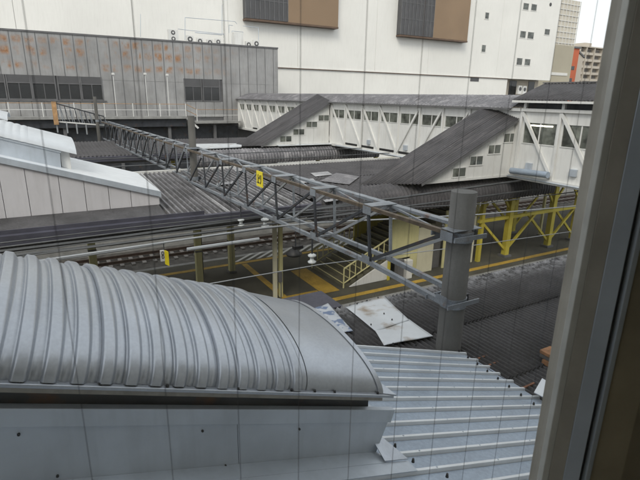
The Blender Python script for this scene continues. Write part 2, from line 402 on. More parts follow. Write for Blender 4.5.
patch('metal_sheet', [(375, 330.5), (409, 319), (433, 336), (384, 345)], white_sheet, 'clean white metal sheet just below the stained sheet on the slate roof', z=.096)
patch('metal_sheet', [(312, 309), (328, 303), (353, 331), (338, 333)], blue_print, 'narrow white metal sheet marked with blue beside the silver barrel roof', screws=((327, 318),))
b0 = at(549, 365, z=ZA+.05)
MB().box(b0.x-.05, b0.x+.26, b0.y-.1, b0.y+.12, ZA+.03, ZA+.12).build('brick', brick_m, bevel=.01, label='orange brick lying on the slate roof, lower of the two by the window frame', cat='brick')
MB().box(b0.x-.02, b0.x+.27, b0.y+.0, b0.y+.2, ZA+.125, ZA+.2).build('brick', concrete, bevel=.01, label='grey brick set between two orange bricks by the window frame', cat='brick')
MB().box(b0.x-.04, b0.x+.26, b0.y-.02, b0.y+.2, ZA+.205, ZA+.27).build('brick', brick_m, bevel=.01, label='orange brick topmost of the pile on the slate roof', cat='brick')
b1 = at(541, 400, z=ZA+.05)
MB().prism([(b1.x-.12, b1.y+.06, ZA+.18), (b1.x+.25, b1.y+.2, ZA+.24), (b1.x+.3, b1.y-.2, ZA+.2), (b1.x-.02, b1.y-.2, ZA+.14)], (0, 0, .015)).build('metal_offcut', white_sheet, label='small white metal offcut at the corner of the pale ribbed roof', cat='offcut')

# ------------------------------------------------------------------ near stair roof: ribbed skirt, box, barrel vault
SL = .32
def zs(x): return 5.24-SL*(x-2.36)
near = thing('stair_roof', 'pale blue ribbed stair roof carrying a silver barrel vault in the foreground', 'roof', (2.5, 4.2, ZA))
XE = 6.33
ribs = [5.52-.254*k for k in range(18)]
nx, nzv = SL/math.hypot(1, SL), 1/math.hypot(1, SL)
for k in range(len(ribs)-1):
    y1, y0 = ribs[k], ribs[k+1]
    b = MB(); x0, x1 = -3.0, XE+.015*((k*37) % 5)-.03
    b.prism([(x0, y0+.03, zs(x0)), (x1, y0+.03, zs(x1)), (x1, y0+.03, zs(x1)-.02), (x0, y0+.03, zs(x0)-.02)], (0, y1-y0-.06, 0))
    b.build('roof_pan', blue_sheet, near)
    # rib that closes the joint: sloped sides and a flat top
    r = MB(); hh = .040
    pr = [(-.027, -.02), (-.017, hh), (.017, hh), (.027, -.02)]
    P0 = [(x0, y1+dy, zs(x0)+dz) for dy, dz in pr]
    r.prism(P0, (x1+.02-x0, 0, zs(x1+.02)-zs(x0)))
    ro = r.build('roof_rib', rib_cap, near, bevel=.004)
MB().prism([(-3, 5.56, zs(-3)-.02), (XE+.0, 5.56, zs(XE)-.02), (XE, 5.56, zs(XE)-.2), (-3, 5.56, zs(-3)-.3)], (0, .03, 0)).build('verge_trim', blue_sheet, near)
MB().prism([(XE-.12, 1.3, zs(XE)-.03), (XE-.02, 1.3, zs(XE)-.04), (XE-.02, 1.3, ZA+.0), (XE-.12, 1.3, ZA+.0)], (0, 4.25, 0)).build('end_wall', metal_trim, near)
MB().box(XE-.1, XE+.02, 2.4, 2.9, ZA+.0, ZA+.05).build('rusty_angle', rust, near)
for k in (0, 1, 2, 3, 4, 5, 6, 7):
    y = ribs[k]-.1; x = XE-.02
    MB().bar((x, y-.1, ZA+.02), (x+.34, y-.1, ZA+.03), .035, .035).build('rusty_angle', rust, near) if k in (0, 1, 4) else None
    xs_ = XE-.2-.04*k
    MB().tube((xs_, ribs[k], zs(xs_)+.05), (xs_, ribs[k], zs(xs_)+.085), .018, .012, n=8).build('bolt', black, near)
for u, v in ((395, 447), (413, 462), (447, 477), (393, 345), (416, 346)):
    y = min(ribs, key=lambda r_: abs(r_-(3.0 if v > 440 else 5.3)))
    d = FW+RT*((u-CX)/F)+UP*((CY-v)/F)
    t = (5.29+SL*2.36-EYE.z)/(d.z+SL*d.x); p = EYE+d*t
    MB().tube(p, p+Vector((0, 0, .04)), .016, .010, n=8).build('bolt', black, near)
# box under the vault
YB, YF = 3.0, 4.92
def base(x): return 6.93-.352*(x+.385)           # underside of the vault
def boxtop(x): return base(x)-.215
X0, X1 = -3.0, 2.33
dx = .13
xe_b, xe_t = X1+.02, X1+.16
for i, (a, c) in enumerate(((-3, -.62), (-.62, 1.02), (1.02, None))):
    ct, cb = (xe_t, xe_b) if c is None else (c-.003, c-.003)
    b = MB().prism([(a, YB, zs(a)-.01), (cb, YB, zs(cb)-.01), (ct, YB, boxtop(ct)-.12), (a, YB, boxtop(a)-.12)], (0, .04, 0))
    b.build('box_panel', galv_dull, near, bevel=.003)
MB().prism([(X0, YB-.018, boxtop(X0)-.125), (xe_t+.02, YB-.018, boxtop(xe_t)-.125), (xe_t+.06, YB-.018, boxtop(xe_t)), (X0, YB-.018, boxtop(X0))], (0, .06, 0)).build('box_coping', galv_dull, near, bevel=.004)
MB().prism([(xe_b, YB+.04, zs(xe_b)-.01), (xe_t, YB+.04, boxtop(xe_t)-.12), (xe_t, YF, boxtop(xe_t)-.12), (xe_b, YF, zs(xe_b)-.01)], (-.04, 0, 0)).build('box_end', galv_dull, near)
MB().prism([(X0, YF, zs(X0)), (xe_b, YF, zs(xe_b)), (xe_t, YF, boxtop(xe_t)), (X0, YF, boxtop(X0))], (0, .04, 0)).build('box_panel', galv_dull, near)
MB().prism([(X0, YB-.02, base(X0)-.03), (X1+.06, YB-.02, base(X1+.06)-.03), (X1+.06, YB-.02, base(X1+.06)-.095), (X0, YB-.02, base(X0)-.095)], (0, .02, 0)).build('drip_face', alu_brown, near)
# dark vent gap
MB().prism([(X0, YB+.07, boxtop(X0)-.02), (X1-.03, YB+.07, boxtop(X1-.03)-.02), (X1-.03, YB+.07, base(X1-.03)), (X0, YB+.07, base(X0))], (0, YF-YB-.1, 0)).build('vent_gap', steel_dark, near)
for k in range(2):
    o = .045+.045*k
    MB().bar((X0, YB+.055, base(X0)-o), (X1-.04, YB+.055, base(X1-.04)-o), .012, .012).build('vent_slat', metal_trim, near)
for x in (-.35, .75, 1.55):
    for dz, dd in ((-.18, 0), (-.50, .16)):
        xx = x+dd; z = boxtop(xx)+dz
        if z > zs(xx)+.02: MB().tube((xx, YB-.012, z), (xx, YB+.003, z), .009, n=8).build('bolt', black, near)
sb_ = MB()
for k in range(1, 12):
    for xx in (2.9, 3.8, 4.7, 5.6):
        if ribs[k] < 2.95 or xx > 2.6: sb_.tube((xx, ribs[k], zs(xx)+.04), (xx, ribs[k], zs(xx)+.047), .011, .008, n=6)
sb_.build('rib_screws', galv_dull, near, kind='stuff')
# flashing at the foot of the box
b = MB(); b.prism([(X0, YB-.001, zs(X0)+.045), (xe_b+.02, YB-.001, zs(xe_b)+.045), (xe_b+.02, YB-.16, zs(xe_b)+.044), (X0, YB-.16, zs(X0)+.044)], (0, 0, .008)); b.build('foot_flashing', galv_dull, near)
b = MB(); b.prism([(X0, YB-.16, zs(X0)+.044), (xe_b+.28, YB-.16, zs(xe_b+.28)+.046), (xe_b+.28, YB-.30, zs(xe_b+.28)+.042), (X0, YB-.30, zs(X0)+.042)], (0, 0, .008)); b.build('foot_flashing', galv_dull, near)
b = MB(); b.prism([(xe_b+.001, YB-.16, zs(xe_b)+.07), (xe_b+.001, YB+.25, zs(xe_b)+.25), (xe_b+.28, YB-.16, zs(xe_b+.28)+.068)], (0, 0, .008)); b.build('corner_flashing', galv, near)
# barrel vault: ribbed sheets and a smooth end sheet, axis falling along X
YVC, VW, RISE = 3.96, 2.0, .30
def vault(x, t, h):
    th = math.pi*(t-.5)
    # flat-topped arc: superellipse
    a = math.copysign(abs(math.sin(th)), math.sin(th)); c = max(0, math.cos(th))
    y = YVC+VW/2*a; z = base(x)+RISE*c
    k = .40 if x <= xr else .40*max(0, 1-(x-xr)/(X1-xr))
    return Vector((x+k*RISE*c, y+h*.9*math.sin(th), z+h*max(.25, math.cos(th))))
PITCH = .150
def ribh(x):
    p = (x/PITCH) % 1
    if p < .62: return .042*min(1, math.sin(math.pi*p/.62)*1.7)**.8-.006
    q = (p-.62)/.38
    return -.006+.009*math.sin(math.pi*q)**2-.016*max(0, 1-abs(q-.97)/.10)
xr = 1.60
edges = [xr-PITCH*5*k for k in range(7)][::-1]
def vsheet(a, b, ribf, n, name, mat):
    m_ = MB()
    m_.grid(lambda s, t: vault(a+(b-a)*s, t, ribf(a+(b-a)*s)), n, 36)
    return m_.build(name, mat, near, smooth=True)
for a, b in zip(edges[:-1], edges[1:]):
    o = vsheet(a, b, lambda x: ribh(x-xr), 5*20, 'vault_sheet', galv)
    o.location.z += R.uniform(-.003, .003)
vsheet(xr-.012, X1+.0, lambda x: .004, 6, 'end_sheet', galv)
# turned-up rim strip and drip edge
m_ = MB(); m_.grid(lambda s, t: vault(X1-.02+.05*s, t, .014+.012*s), 2, 36); m_.build('end_rim', galv, near, smooth=True)
MB().prism([(X1-.02, YB-.05, base(X1)+.0), (X1+.16, YB-.09, base(X1)-.055), (X1+.03, YB+.2, base(X1)+.06)], (0, 0, .012)).build('corner_lip', galv, near)
MB().prism([(X0, YB-.085, base(X0)-.028), (X1+.14, YB-.085, base(X1+.14)-.028), (X1+.14, YB-.085, base(X1+.14)), (X0, YB-.085, base(X0))], (0, .13, 0)).build('drip_edge', galv, near, bevel=.006)
for x in (-.28, .12, .52, 1.02, 1.45, 1.66, 1.85, 2.3):
    MB().tube((x, YB-.06, base(x)), (x, YB-.06, base(x)+.018), .012, .010, n=8).build('bolt', black, near)
for y0 in (1.45, 5.3):
    MB().prism([(-3, y0, zs(-3)-.03), (XE-.15, y0, zs(XE-.15)-.03), (XE-.15, y0, 0), (-3, y0, 0)], (0, .08, 0)).build('stair_wall', white_clad, near)

# ------------------------------------------------------------------ middle platform roof
rb = thing('platform_roof', 'grey ribbed roof of the middle platform with a dark rounded eave at right', 'roof', (8, 20, 4.2))
ZB0, ZB1 = 4.42, 4.72
XT = 9.2
for a, b in ((-12, -4), (-4, 2), (2, 5.5), (5.5, XT), (XT, 14), (14, 20), (20, 26), (26, 36), (36, 48)):  # lengths past the bridge added to keep light off the platform
    for y0, y1 in ((16.25, 20.6), (20.6, 24.9)):
        if a >= XT: y0 = max(y0, 17.2)
        f = lambda y: ZB0+(ZB1-ZB0)*(y-16.25)/8.65
        if a < XT:
            MB().prism([(a, y0, f(y0)-.03), (b-.004, y0, f(y0)-.03), (b-.004, y1-.004, f(y1)-.03), (a, y1-.004, f(y1)-.03)], (0, 0, -.03)).build('roof_sheet', pan_dark, rb)
            if a >= -4:
                for i in range(int((b-a)/.215)):
                    xx = a+.06+.215*i; q = .05+R.uniform(-.006, .006)
                    MB().prism([(xx-.042, y0+.01, f(y0)-.031), (xx-.03, y0+.01, f(y0)+q), (xx+.03, y0+.01, f(y0)+q), (xx+.042, y0+.01, f(y0)-.031)], (0, y1-y0-.02, f(y1)-f(y0))).build('roof_rib', slate_pale if R.random() < .88 else rib_light, rb)
        else:
            roof_sheet(a, b-.006, flat(y0, y1-.004, f(y0)+(.02 if y0 > 20 else 0), f(y1)), 1, .2, .03, 'sin', 7).build('roof_sheet', slate, rb, smooth=True)
MB().box(-12, 48, 16.7, 24.4, 4.02, 4.26).build('roof_deck', metal_trim, rb)  # carried on past the bridge to shade the platform below
MB().box(-12, XT, 15.98, 16.2, 4.22, 4.50).build('gutter', gutter, rb)
MB().box(-12, XT, 16.3, 16.36, 3.92, 4.24).build('fascia', pan_dark, rb)  # dark strip put in for the black shade under the roof
MB().box(-12, 26, 24.9, 25.05, 4.6, 4.82).build('far_capping', white_paint, rb)
MB().box(-12, 4.6, 16.2, 16.24, 4.46, 4.62).build('eave_strip', gutter, rb)
# rounded eave: corrugated quarter round
def eave(y_in, z_top, ry, rz):
    def f(t):
        th = t*math.pi*.62
        return (y_in-ry*math.sin(th), z_top-rz*(1-math.cos(th)), -math.sin(th), math.cos(th))
    return f
for a, b in ((XT, 13.6), (13.6, 18), (18, 24.2)):
    roof_sheet(a, b-.004, eave(17.25, 4.78, .95, .85), 12, .21, .03, 'sin', 8).build('eave_sheet', slate, rb, smooth=True)
MB().box(XT, 24.2, 16.5, 17.2, 3.62, 3.70).build('eave_soffit', metal_trim, rb)
# flashing pieces and loose pale sheets on the roof
fB = lambda y: ZB0+(ZB1-ZB0)*(y-16.25)/8.65
MB().prism([(x_, y_, fB(y_)+.055) for x_, y_ in ((11.4, 20.0), (13.3, 21.6), (13.9, 20.3), (12.3, 18.8))], (0, 0, .012)).build('valley_flashing', tin, rb)
MB().tube(at(511, 170.5, x=20.04), at(548, 175, x=19.95), .15, n=14).build('eave_pipe', blue_sheet, rb)
for u, v, s_, w_ in ((320, 175, 1.1, .5), (306, 181, .8, .4), (238, 172, .7, .6), (224, 184, .9, .3), (330, 196, .9, .4)):
    p = at(u, v, z=4.62)
    MB().prism([(x_, y_, fB(y_)+.062) for x_, y_ in ((p.x-s_/2, p.y-w_), (p.x+s_/2, p.y-w_*.7), (p.x+s_/2+.2, p.y+w_), (p.x-s_/2+.2, p.y+w_*.8))], (0, 0, .012)).build('repair_sheet', rib_light, rb)
# columns of the roof
def column(u, v, label, w=.14, pair=False):
    p = at(u, v, z=0)
    t = thing('platform_column', label, 'column', (p.x, p.y, 0), 'columns of the middle platform roof')
    if pair:
        for d in (-.11, .11):
            MB().box(p.x+d*1.2-.075, p.x+d*1.2+.075, p.y-.09, p.y+.09, 0, 4.02).build('post', cream_pale if d < 0 else cream, t, bevel=.01)
        MB().box(p.x-.02, p.x+.12, p.y-.2, p.y-.092, .75, 1.2).build('junction_box', metal_trim, t)
        MB().tube((p.x+.08, p.y-.15, 0), (p.x+.08, p.y-.15, .75), .02, n=6).build('conduit', metal_trim, t)
    else:
        MB().box(p.x-w, p.x+w, p.y-w, p.y+w, 0, 4.02).build('post', cream, t, bevel=.012)
        MB().box(p.x-w-.05, p.x+w+.05, p.y-w-.05, p.y+w+.05, .003, .1).build('base', metal_trim, t)
        MB().box(p.x-w-.02, p.x+w+.02, p.y-w-.02, p.y+w+.02, 1.6, 1.68).build('band', metal_trim, t)
column(278, 297, 'cream twin post column with a junction box on the middle platform', pair=True)
column(232, 272, 'yellow green column behind the twin post on the middle platform')
column(200, 284, 'yellow green column left of the twin post, rising above the silver vault')
column(96, 283, 'yellow column glimpsed above the left end of the silver vault', .16)
def ybeam(y, z0, z1, x0, x1, nm, label, mat=steel_dark):
    MB().box(x0, x1, y-.07, y+.07, z0, z1).build(nm, mat, label=label, cat='beam')
ybeam(20.5, 3.7, 3.95, -12, 20, 'roof_beam', 'dark steel beam under the middle platform roof')

# ------------------------------------------------------------------ stair enclosures of the footbridge
def enclosure(y0, y1, tip, top, zwall, wins, label, lowx, gable=.55):
    """near wall at y0; roof line from tip (x,z) to top (x,z)"""
    t = thing('stair_enclosure', label, 'stair enclosure', (tip[0], y0, zwall))
    sl = (top[1]-tip[1])/(top[0]-tip[0])
    zr = lambda x: tip[1]+sl*(x-tip[0])
    # roof: three sheets side by side, slightly arched across, waves run down the slope
    n = 4; yw = (y1+.25)-(y0-.25)
    xa, xb = lowx-1.9, 20.22
    for k in range(n):
        a = y0-.25+yw*k/n; b = y0-.25+yw*(k+1)/n-.005
        def fn(s, q, a=a, b=b):
            y = a+(b-a)*s
            dd = 2*(y-(y0-.25))/yw-1; arch = gable*(1-abs(dd)*(1 if dd < 0 else 2.6))
            xs0 = tip[0]+(zwall-.07-.24*max(0, arch)/gable-arch-tip[1])/sl; x = xs0+(xb-xs0)*q
            return (x, y, zr(x)+.04+arch+wave(y, .125, .022, 'sin'))
        MB().grid(fn, int((b-a)/.125*6), 4).build('roof_sheet', slate, t, smooth=True, solid=.015)
    MB().bar((tip[0]+.1, y0-.22, zr(tip[0]+.1)-.02), (20.2, y0-.22, zr(20.2)-.02), .05, .16).build('verge_board', metal_trim, t)
    # wall panels
    xj = [lowx+.7, lowx+1.3, lowx+2.6, lowx+3.9, lowx+5.2, top[0]]
    xj = [x for x in xj if x <= top[0]]
    st = tip[0]+(zwall+.05-tip[1])/sl if sl else tip[0]
    xs_ = [max(st, x) for x in xj]
    xs_ = sorted(set(round(x, 3) for x in xs_)); xs_ = [st]+[x for x in xs_ if x > st+.2]
    for a, b in zip(xs_[:-1], xs_[1:]):
        pts = [(a+.008, y0, zwall), (b-.008, y0, zwall), (b-.008, y0, zr(b-.008)-.02), (a+.008, y0, zr(a+.008)-.02)]
        MB().prism(pts, (0, .06, 0)).build('wall_panel', white_clad, t, bevel=.004)
    MB().prism([(st+2.6, y1, zwall), (20.2, y1, zwall), (20.2, y1, zr(20.2)-1.15)], (0, .06, 0)).build('far_wall', white_clad, t)
    for (x, z, w_, h_) in wins:
        f = MB(); f.box(x-w_/2-.05, x+w_/2+.05, y0-.03, y0-.003, z-h_/2-.05, z-h_/2); f.box(x-w_/2-.05, x+w_/2+.05, y0-.03, y0-.003, z+h_/2, z+h_/2+.05)
        f.box(x-w_/2-.05, x-w_/2, y0-.03, y0-.003, z-h_/2, z+h_/2); f.box(x+w_/2, x+w_/2+.05, y0-.03, y0-.003, z-h_/2, z+h_/2)
        f.box(x-.015, x+.015, y0-.026, y0-.003, z-h_/2, z+h_/2)
        fo = f.build('window', white_steel, t)
        MB().box(x-w_/2, x-.016, y0-.012, y0-.004, z-h_/2, z+h_/2).build('pane', bridge_glass, fo)
        MB().box(x+.016, x+w_/2, y0-.012, y0-.004, z-h_/2, z+h_/2).build('pane', window_glass, fo)
    MB().box(st, top[0], y0-.04, y0-.002, zwall-.1, zwall-.002).build('sill_strip', white_steel, t)
    return t
w2 = []
for u, v in ((459.7, 172.5), (477, 160.7), (495, 149.4), (510.4, 137.8)):
    p = at(u, v, y=16.3); w2.append((p.x, p.z, .82, .40))
ta, tb = at(420, 185.6, y=16.1), at(515.6, 122, y=16.1)
tsl = (tb.z-ta.z)/(tb.x-ta.x)
enclosure(16.35, 20.3, (ta.x, ta.z), (20.29, ta.z+tsl*(20.29-ta.x)), 4.90, w2, 'white stair enclosure with steep dark slate roof descending to the middle platform', 13.9)
w1 = []
for u, v in ((286, 139), (299, 132), (312, 124.5), (324, 118)):
    p = at(u, v, y=34.0); w1.append((p.x, p.z, .95, .42))
q0 = at(259, 147, y=34.0); q1 = at(330, 102.5, y=34.0)
enclosure(34.05, 38.2, (q0.x, q0.z), (q1.x, q1.z), 4.95, w1, 'smaller white stair enclosure with grey slate roof descending to the far platform', q0.x-.5)

# ------------------------------------------------------------------ staircase under the second enclosure
st = thing('staircase', 'dark platform staircase with yellow edged steps and yellow railings', 'staircase', (11.4, 19, 0))
X0s, n = 11.35, 22
for i in range(n):
    x = X0s+.36*i; z = .165*(i+1)
    MB().box(x, x+.36+.04, 17.5, 20.45, z-.165 if i < 1 else z-.33, z).build('step', step_m, st)
    MB().box(x-.012, x+.05, 17.5, 20.45, z+.002, z+.012).build('nosing', cream, st)
for y, lab in ((17.46, None), (20.5, None)):
    r0 = Vector((X0s-.05, y, .95)); r1 = r0+Vector((2.55, 0, 1.15)); lo = Vector((0, 0, -.72))
    rl = MB().tube(r0, r1, .042, n=8).tube(r0+lo, r1+lo, .03, n=8).build('handrail', cream, st)
    for k in range(9):
        p = r0.lerp(r1, k/8)
        (MB().tube(p, p+lo, .026, n=6) if k else MB().tube(p, (p.x, p.y, 0), .035, n=8)).build('baluster', cream, st)
MB().prism([(11.6, 17.38, .02), (13.75, 17.38, .02), (13.75, 17.38, 1.0)], (0, .08, 0)).build('stringer_wall', white_clad, st)
# cream side walls
wl = thing('partition_wall', 'cream panelled wall beside the stairs under the platform roof', 'wall', (16.5, 17.4, 0))
for a, b, z0, z1, mt in ((13.78, 15.1, 1.0, 3.6, cream), (15.1, 15.55, .02, 3.6, cream), (15.55, 16.6, .02, 2.4, cream_pale), (17.3, 18.4, .02, 3.1, cream), (18.4, 19.5, .02, 2.6, cream_pale)):
    MB().box(a+.006, b-.006, 17.36, 17.44, z0, z1).build('wall_panel', mt, wl, bevel=.006)
MB().box(13.72, 13.86, 17.3, 17.355, 0, 3.6).build('post', yellow, wl)
MB().box(16.6, 17.3, 17.6, 17.66, .02, 2.4).build('door', metal_trim, wl)
MB().box(15.5, 19.5, 17.32, 17.47, 2.42, 2.55).build('lintel', cream, wl) if False else None
MB().box(13.9, 20, 20.6, 20.7, .9, 3.7).build('partition_wall', yellow, label='yellow wall on the far side of the platform stairs', cat='wall')
MB().box(14.1, 14.45, 17.0, 17.3, 0, 1.05).build('bin', metal_trim, bevel=.02, label='grey bin standing against the cream wall by the stairs', cat='bin')
MB().box(14.6, 15.0, 17.0, 17.3, 0, .95).build('bin', white_clad, bevel=.02, label='white bin standing against the cream wall by the stairs', cat='bin')

# bridge legs with Y braces
def brace_leg(x, y, label, s=1):
    t = thing('bridge_pier', label, 'pier', (x, y, 0), 'yellow piers under the footbridge')
    MB().box(x-.15, x+.15, y-.15, y+.15, 0, 4.6).build('post', yellow, t, bevel=.01)
    MB().box(x-.28, x+.28, y-.25, y+.25, .003, .12).build('base', metal_trim, t)
    for d in (-1, 1):
        MB().bar((x+d*.12, y, .45), (x+d*2.25, y, 2.3), .11, .13).build('brace', yellow, t)
        MB().bar((x+d*.12, y, 2.8), (x+d*1.3, y, 4.3), .10, .12).build('knee', yellow, t)
    return t
brace_leg(22.0, 17.3, 'yellow steel pier with two slanting braces nearest the stairs')
brace_leg(25.87, 17.4, 'yellow steel pier with two slanting braces beside the window frame')
brace_leg(28.6, 17.6, 'yellow steel pier partly hidden by the window frame')
brace_leg(23.6, 22.0, 'yellow steel pier standing behind, near the white platform hatching')
brace_leg(21.4, 20.3, 'olive yellow pier behind the nearest braced pier')
brace_leg(26.6, 20.6, 'olive yellow pier second from the right in the back row')
for x_, y_, lb in ((20.8, 21.6, 'slim yellow post at the back of the bridge piers, leftmost'), (24.6, 21.9, 'slim yellow post at the back between two piers'), (24.0, 18.9, 'slim yellow post standing between the two front braced piers'), (27.6, 19.2, 'slim yellow post just left of the window frame')):
    sp_ = thing('slim_post', lb, 'post', (x_, y_, 0), 'slim posts under the footbridge')
    MB().box(x_-.07, x_+.07, y_-.07, y_+.07, .1, 4.0).build('shaft', cream, sp_)
    MB().box(x_-.13, x_+.13, y_-.13, y_+.13, .002, .098).build('base', metal_trim, sp_)
    MB().bar((x_+.05, y_, 2.6), (x_+.9, y_, 3.9), .07, .07).build('knee', cream, sp_)
MB().box(19.8, 20.0, 17.25, 17.45, 0, 4.0).build('steel_post', yellow, label='plain yellow post between the cream wall and the braced pier', cat='post')
MB().box(19.6, 30, 17.2, 17.4, 2.22, 2.38).build('cross_beam', yellow, label='yellow steel beam tying the braced piers together', cat='beam')
MB().box(19.6, 30, 20.2, 20.4, 3.3, 3.6).build('cross_beam', yellow, label='yellow steel beam high behind the braced piers', cat='beam')

# ------------------------------------------------------------------ footbridge
fb = thing('footbridge', 'long white footbridge with truss braces, windows and a low grey roof', 'footbridge', (22, 30, 5))
XF = 20.3; ZF, ZE = 4.97, 8.0
postsL = [55.0-2.1*k for k in range(10)] + [33.95, 31.85, 29.6, 27.5, 25.4, 23.35, 21.35, 19.3, 17.6]
postsR = [15.97, 13.92, 11.87, 9.8, 7.7, 5.6]
def bay(ya, yb, wz0, wz1, diag, yw=None):
    yh, yl = max(ya, yb)-.05, min(ya, yb)+.05
    g = .008
    MB().box(XF, XF+.08, yl-.05+g, yh+.05-g, ZF, wz0).build('wall_panel', white_clad, fb)
    MB().box(XF, XF+.08, yl-.05+g, yh+.05-g, wz1, ZE).build('wall_panel', white_clad, fb)
    f = MB(); f.box(XF+.0, XF+.08, yl-.05+g, yl+.12, wz0+.002, wz1-.002); f.box(XF, XF+.08, yh-.12, yh+.05-g, wz0+.002, wz1-.002)
    ym = (yl+yh)/2; f.box(XF+.02, XF+.06, ym-.03, ym+.03, wz0+.002, wz1-.002)
    f.box(XF-.03, XF+.02, yl+.1, yh-.1, wz0-.04, wz0)
    fo = f.build('window', white_steel, fb)
    MB().box(XF+.045, XF+.055, yl+.12, ym-.03, wz0, wz1).build('pane', bridge_glass, fo)
    MB().box(XF+.045, XF+.055, ym+.03, yh-.12, wz0, wz1).build('pane', bridge_glass, fo)
    if diag:
        a, b = (yh, yl) if diag > 0 else (yl, yh)
        MB().bar((XF-.06, a, ZE-.05), (XF-.06, b, ZF+.15), .13, .10, up=(1, 0, 0)).build('brace', white_steel, fb)
for i in range(len(postsL)-1):
    ya, yb = postsL[i], postsL[i+1]
    d = 1 if ya > 27 else -1
    bay(ya, yb, 6.97, 7.57, d)
for i in range(len(postsR)-1): bay(postsR[i], postsR[i+1], 6.54, 7.49, 1)
MB().box(XF, XF+.08, 16.0, 17.6, ZF, ZE).build('wall_panel', white_clad, fb)
for y in postsL[:-1]+postsR:
    MB().box(XF-.1, XF-.005, y-.06, y+.06, ZF, ZE+.05).build('post', white_steel, fb)
MB().box(XF-.14, XF+.1, 16.05, 55.1, ZE+.003, ZE+.14).build('top_rail', white_steel, fb)
MB().box(XF-.14, XF+.1, 1, 16.0, ZE+.003, ZE+.14).build('top_rail', white_steel, fb)
MB().box(XF-.12, XF+.1, 16.7, 55.1, ZF-.2, ZF-.003).build('bottom_rail', white_steel, fb)
MB().box(XF-.12, XF+.1, 1, 16.4, ZF-.2, ZF-.003).build('bottom_rail', white_steel, fb)
MB().box(XF+.1, XF+3.1, 1, 55.1, ZF-.25, ZF-.05).build('floor', metal_trim, fb)
for yy in [28.9, 26.6, 24.5, 31, 46, 48.2, 50.3] + [11.0]:
    MB().box(XF-.02, XF-.004, yy-.85, yy+.75, ZF+.05, ZF+.2).build('vent_slot', black, fb)
MB().tube((XF-.16, 16.5, ZF-.12), (XF-.16, 33, ZF-.12), .035, n=6).build('conduit', galv_dull, fb)
MB().tube((XF-.17, 1.5, ZF-.1), (XF-.17, 16.3, ZF-.1), .035, n=6).build('conduit', galv_dull, fb)
for yy in (15.2, 12.9, 24.5, 28.6): MB().box(XF-.13, XF-.006, yy-.16, yy+.16, 5.3, 5.62).build('junction_box', galv_dull, fb, bevel=.01)
# interior back wall, seen through nothing but giving depth, far wall
MB().box(XF+3.1, XF+3.18, 1, 55.1, ZF, ZE).build('far_wall', white_clad, fb)
# low arched roof: sheets
def arch(t):
    a = math.pi*t; return (XF-.28+(3.75)*t, 8.14+.62*math.sin(a), 0, 1)
yy = 55.3
while yy > 16.6:
    y2 = max(16.5, yy-3.9)
    roof_sheet(y2+.004, yy, arch, 10, .26, .018, 'sin', 6, across='y').build('roof_sheet', tin, fb, smooth=True)
    yy = y2
    if yy <= 16.5: break
MB().bar((XF-.32, 55.3, 8.1), (XF-.32, 16.55, 8.1), .05, .09).build('gutter', metal_trim, fb)
m_ = MB(); m_.grid(lambda s, t: (XF-.3+3.79*t, 55.30+.14*s, 8.17+.64*math.sin(math.pi*t)), 1, 10); m_.build('end_trim', red_trim, fb, smooth=True, label='red trim on the far end of the roof', solid=.12)
# higher roof of the near section
nr = thing('bridge_roof', 'dark raised slate roof over the near end of the footbridge', 'roof', (22, 10, 8.2))
for y0, y1 in ((1.2, 6), (6, 11), (11, 16.45)):
    def rp(s, t, y0=y0, y1=y1):
        y = y0+(y1-.004-y0)*s; x = 19.95+2.25*t; ymax = 16.45
        return (x, min(y, ymax), 8.52+.80*t+wave(y, .18, .02, 'sin'))
    MB().grid(rp, int((y1-y0)/.18*6), 2).build('roof_sheet', slate_fine, nr, smooth=True, solid=.015)
    def rp2(s, t, y0=y0, y1=y1):
        y = y0+(y1-.004-y0)*s; return (22.2+2.2*t, y, 9.32-.80*t+wave(y, .18, .02, 'sin'))
    MB().grid(rp2, int((y1-y0)/.18*6), 2).build('roof_sheet', slate_fine, nr, smooth=True, solid=.015)
MB().prism([(20.05, 16.36, 8.46), (24.3, 16.36, 8.46), (22.2, 16.36, 9.26)], (0, .05, 0)).build('gable', metal_trim, nr)
MB().box(19.92, 19.98, 1.2, 16.4, 8.40, 8.5).build('fascia', white_steel, nr)
MB().bar((22.2, 1.2, 9.36), (22.2, 16.5, 9.36), .14, .05).build('ridge_cap', metal_trim, nr)
for y in (15.9, 13.9, 11.85, 9.8):
    MB().box(20.28, 20.42, y-.07, y+.07, 8.145, 8.5).build('strut', white_steel, nr)
MB().box(20.9, 20.96, 1.2, 16.2, 8.12, 8.5).build('inner_wall', steel_dark, nr)
p = at(548, 117.5, x=20.3)
tl = thing('tube_light', 'lit fluorescent tube glowing inside the nearest footbridge window', 'light', (20.31, 14.9, 7.36))
MB().box(20.318, 20.34, 14.3, 15.5, 7.34, 7.40).build('tube', lamp_m, tl)
sg = at(600, 101.5, x=20.6)

# ------------------------------------------------------------------ far platform roof
rc = thing('platform_roof', 'grey corrugated roof of the far platform with a rounded eave under the smaller stairs', 'roof', (10, 37, 4.3))
for a, b in ((-14, 0), (0, 8), (8, 14), (14, 20), (20, 27), (27, 50)):  # far length extended out of view to block light from the right
    for y0, y1 in ((33.9, 38), (38, 42.2)):
        roof_sheet(a, b-.01, flat(y0, y1-.005, 4.62+(.02 if y0 > 36 else 0), 4.85 if y0 > 36 else 4.75), 1, .24, .03, 'sin', 6).build('roof_sheet', slate, rc, smooth=True)
for a, b in ((9.0, 14), (14, 19), (19, 24.6)):
    roof_sheet(a, b-.005, eave(34.0, 4.74, .95, .75), 10, .24, .032, 'sin', 7).build('eave_sheet', tin, rc, smooth=True)
MB().box(-14, 9, 33.55, 33.88, 4.3, 4.6).build('gutter', gutter, rc)
MB().box(-14, 50, 34, 41.8, 4.1, 4.4).build('roof_deck', metal_trim, rc)
